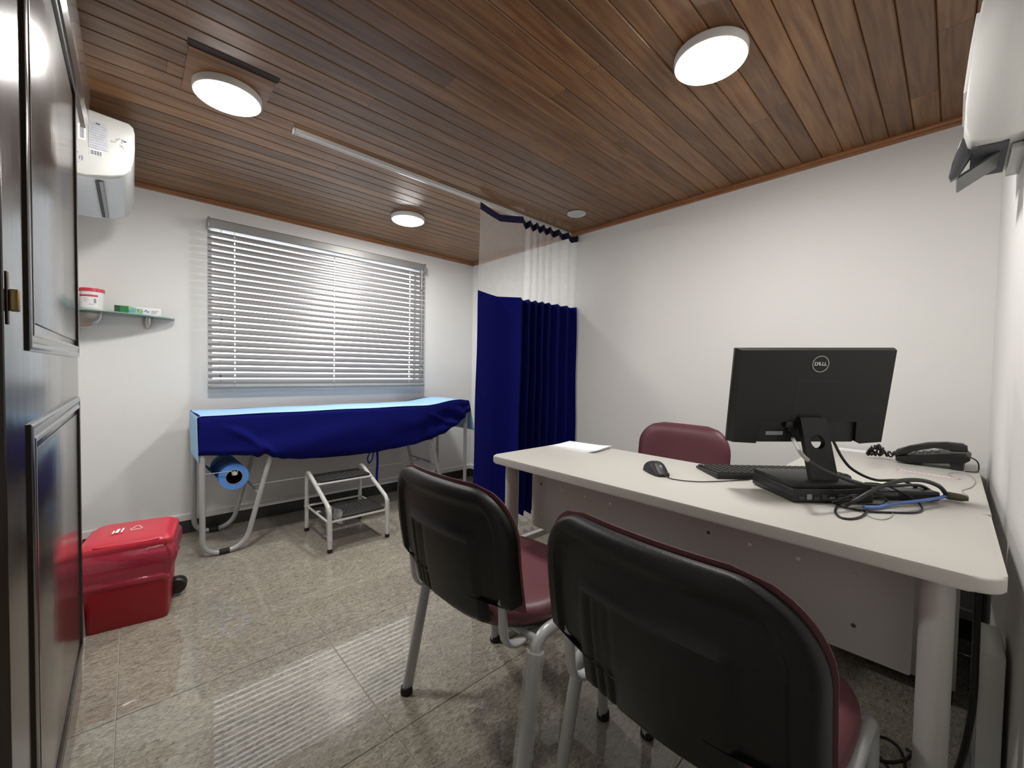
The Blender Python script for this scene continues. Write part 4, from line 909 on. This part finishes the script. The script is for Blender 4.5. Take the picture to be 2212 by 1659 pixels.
for k, p in enumerate(ctr):
    a_ = k * 1.35; hx.append(p + Vector((0.0068 * math.cos(a_), 0.004 * math.sin(a_ * 0.5), 0.0068 * math.sin(a_))))
tube('coiled_cord', spline(hx, 4), 0.0029, BLACKP, ph_, res=5)
tube('line_cord', spline([(0.0, -0.099, 0.045), (0.0, -0.118, 0.030), (-0.02, -0.122, 0.004), (-0.08, -0.115, 0.003), (-0.10, -0.09, 0.003)], 8), 0.002, BLACKP, ph_, res=6)

# ---------------------------------------------------------------- small things on the side table
mt_ = thing('measuring_tape', 'pink and white paper measuring strip on the side table', 'measuring tape', (2.04, 0.05, 0.7302), math.radians(-98), local=True)
box('strip', (-0.078, 0.078), (-0.011, 0.011), (0.0002, 0.001), PINK, mt_)
for k in range(11): box('tick_mark', (-0.062 + 0.012 * k, -0.060 + 0.012 * k), (-0.006, 0.006), (0.001, 0.0012), PRINT, mt_)
for s_ in (-1, 1): box('end_mark', (s_ * 0.078 - 0.005, s_ * 0.078 + 0.001) if s_ > 0 else (-0.079, -0.073), (-0.009, 0.009), (0.001, 0.0013), PINKD, mt_)
o = tag(center_origin(box('paper_slip', (2.38, 2.46), (0.20, 0.355), (0.7303, 0.7325), PAPER)), 'white paper slip on the side table edge near the telephone', 'paper')
nb_ = thing('sticky_notes', 'pale green papers with a lime tag beside the computer', 'papers', (1.700, 0.130, 0.7304), DA, local=True)
box('pale_sheet', (-0.07, 0.07), (-0.04, 0.04), (0.0, 0.003), PALEG, nb_); box('lime_tag', (-0.075, -0.045), (-0.044, -0.024), (0.003, 0.010), LIME, nb_, bev=0.001)
ad = thing('power_adapter', 'long black power adapter among the cables on the desk', 'adapter', (1.560, 0.088, ZD), math.radians(-43), local=True)
box('adapter_case', (-0.085, 0.085), (-0.026, 0.026), (0, 0.026), BLACKP, ad, bev=0.005); box('adapter_label', (-0.04, 0.04), (-0.018, 0.018), (0.0258, 0.0263), PRINT, ad)

# ---------------------------------------------------------------- cables behind the computer
def cable(name, label, pts, r, mt, sub=None, n=10):
    p = [Vector(q) for q in pts]; t = tag(tube(name, spline(p, n), r, mt, None, res=8), label, 'cable'); center_origin(t)
    return t
P_ = lambda x, y, z=0.0: (x, y, ZD + z)
import_c = MT
plug_w = rotM((1.410, 0.270, ZD + 0.0382)) @ (MT @ Vector((-0.060, -0.012, -0.094)))
vc = thing('video_cable', 'thick black monitor cable with a pale sleeve, hanging to the desk', 'cable', tuple(plug_w), 0)
vp = spline([tuple(plug_w), (plug_w.x - 0.002, plug_w.y - 0.008, plug_w.z - 0.018), (1.236, 0.262, 0.885), (1.236, 0.246, 0.862), (1.262, 0.222, 0.838), (1.313, 0.186, 0.812), (1.382, 0.150, 0.790), (1.476, 0.106, 0.778), (1.591, 0.053, 0.770), (1.648, 0.027, 0.745)], 10)
tube('cable', vp, 0.0042, BLACKP, vc, res=10); tube('pale_sleeve', vp[14:34], 0.0049, CLEARC, vc, res=10)
cable('power_cable', 'thick black power cable arching to an olive plug', [(1.313, 0.174, 0.742), (1.322, 0.153, 0.76), (1.356, 0.123, 0.786), (1.426, 0.086, 0.803), (1.511, 0.047, 0.799), (1.588, 0.016, 0.777), (1.632, 0.002, 0.75)], 0.0055, BLACKP)
o = tag(center_origin(lathe('cable_plug', [(0.0, -0.024), (0.006, -0.024), (0.010, -0.012), (0.011, 0.012), (0.008, 0.022), (0.0, 0.024)], (1.648, -0.016, ZD + 0.0115), OLIVE, None, axis='y', res=16)), 'olive brown plug at the end of the black power cable', 'plug')
cable('stand_cable', 'black cable passing behind the monitor stand to the desk edge', [(1.398, 0.215, 0.89), (1.411, 0.196, 0.845), (1.434, 0.174, 0.813), (1.489, 0.135, 0.786), (1.572, 0.085, 0.779), (1.650, 0.045, 0.742)], 0.0036, BLACKP)
cable('network_cable', 'blue network cable lying on the desk', [(1.349, 0.142, 0.738), (1.377, 0.119, 0.738), (1.441, 0.093, 0.74), (1.513, 0.048, 0.744), (1.585, 0.014, 0.746), (1.66, 0.0, 0.742)], 0.0045, BLUEC)
cable('loop_cable', 'black cable making the widest loop towards the desk front', [(1.39, 0.175, 0.742), (1.33, 0.188, 0.737), (1.267, 0.186, 0.735), (1.222, 0.17, 0.735), (1.226, 0.151, 0.735), (1.271, 0.136, 0.735), (1.342, 0.132, 0.737)], 0.0026, BLACKP)
cable('loop_cable', 'black cable making a long loop to the right on the desk', [(1.478, 0.155, 0.775), (1.505, 0.115, 0.772), (1.535, 0.062, 0.742), (1.478, 0.042, 0.735), (1.415, 0.05, 0.735), (1.369, 0.088, 0.735), (1.328, 0.136, 0.735), (1.324, 0.185, 0.736), (1.33, 0.203, 0.742)], 0.0024, BLACKP)
cable('thin_wire', 'thin grey wire loop in front of the black cables', [(1.322, 0.144, 0.734), (1.287, 0.123, 0.7335), (1.283, 0.102, 0.7335), (1.327, 0.089, 0.7335), (1.368, 0.092, 0.7335), (1.345, 0.12, 0.734)], 0.0011, CLEARC)
rc = random.Random(21)
for k in range(6):
    a0 = rc.uniform(0, 0.03); pts = []
    for q in range(5):
        s_ = q / 4; pts.append(P_(1.315 + 0.13 * s_ + rc.uniform(-0.02, 0.02), 0.195 - 0.095 * s_ + rc.uniform(-0.018, 0.018) , 0.004 + 0.0055 * k + rc.uniform(0, 0.010)))
    o = cable('tangled_cable', 'black cable in the tangle behind the mini computer', pts, rc.choice((0.002, 0.0026, 0.0032)), BLACKP); o['group'] = 'tangled cables behind the computer'
cable('clear_wire', 'thin grey wire running to the wall across the side table', [(2.02, -0.02, 0.732), (2.10, 0.0, 0.733), (2.16, -0.03, 0.734), (2.11, -0.055, 0.733), (2.02, -0.062, 0.732), (1.90, -0.05, 0.732), (1.82, -0.03, 0.732), (1.76, -0.04, 0.732)], 0.0012, CLEARC)

# ---------------------------------------------------------------- under the desk, by the right wall
cable('floor_cable', 'black cable hanging down behind the right desk leg', [(1.30, -0.052, 0.703), (1.285, -0.050, 0.62), (1.300, -0.052, 0.50), (1.285, -0.05, 0.36), (1.30, -0.03, 0.20), (1.34, 0.02, 0.08), (1.33, 0.08, 0.02)], 0.006, BLACKP)
pts = []
for k in range(40):
    a_ = k * 0.62; pts.append((1.36 + 0.05 * math.cos(a_) + 0.02 * math.sin(k * 0.9), 0.13 + 0.055 * math.sin(a_) - 0.001 * k, 0.012 + 0.0035 * k + 0.018 * math.sin(k * 0.7) ** 2))
cable('cable_heap', 'heap of black cable coiled on the floor under the desk', pts, 0.004, BLACKP, n=4)
wt = thing('cable_duct', 'white vertical cable duct on the wall under the desk end', 'cable duct', (1.42, YF, 0.0))
box('duct_body', (1.34, 1.50), (YF + 0.0085, YF + 0.045), (0.20, 0.48), WHITEP, wt, bev=0.003); box('duct_cover', (1.345, 1.495), (YF + 0.045, YF + 0.048), (0.205, 0.475), CREAMP, wt, bev=0.001); box('duct_base', (1.33, 1.51), (YF + 0.0085, YF + 0.055), (0.0, 0.20), GREYP, wt, bev=0.012)
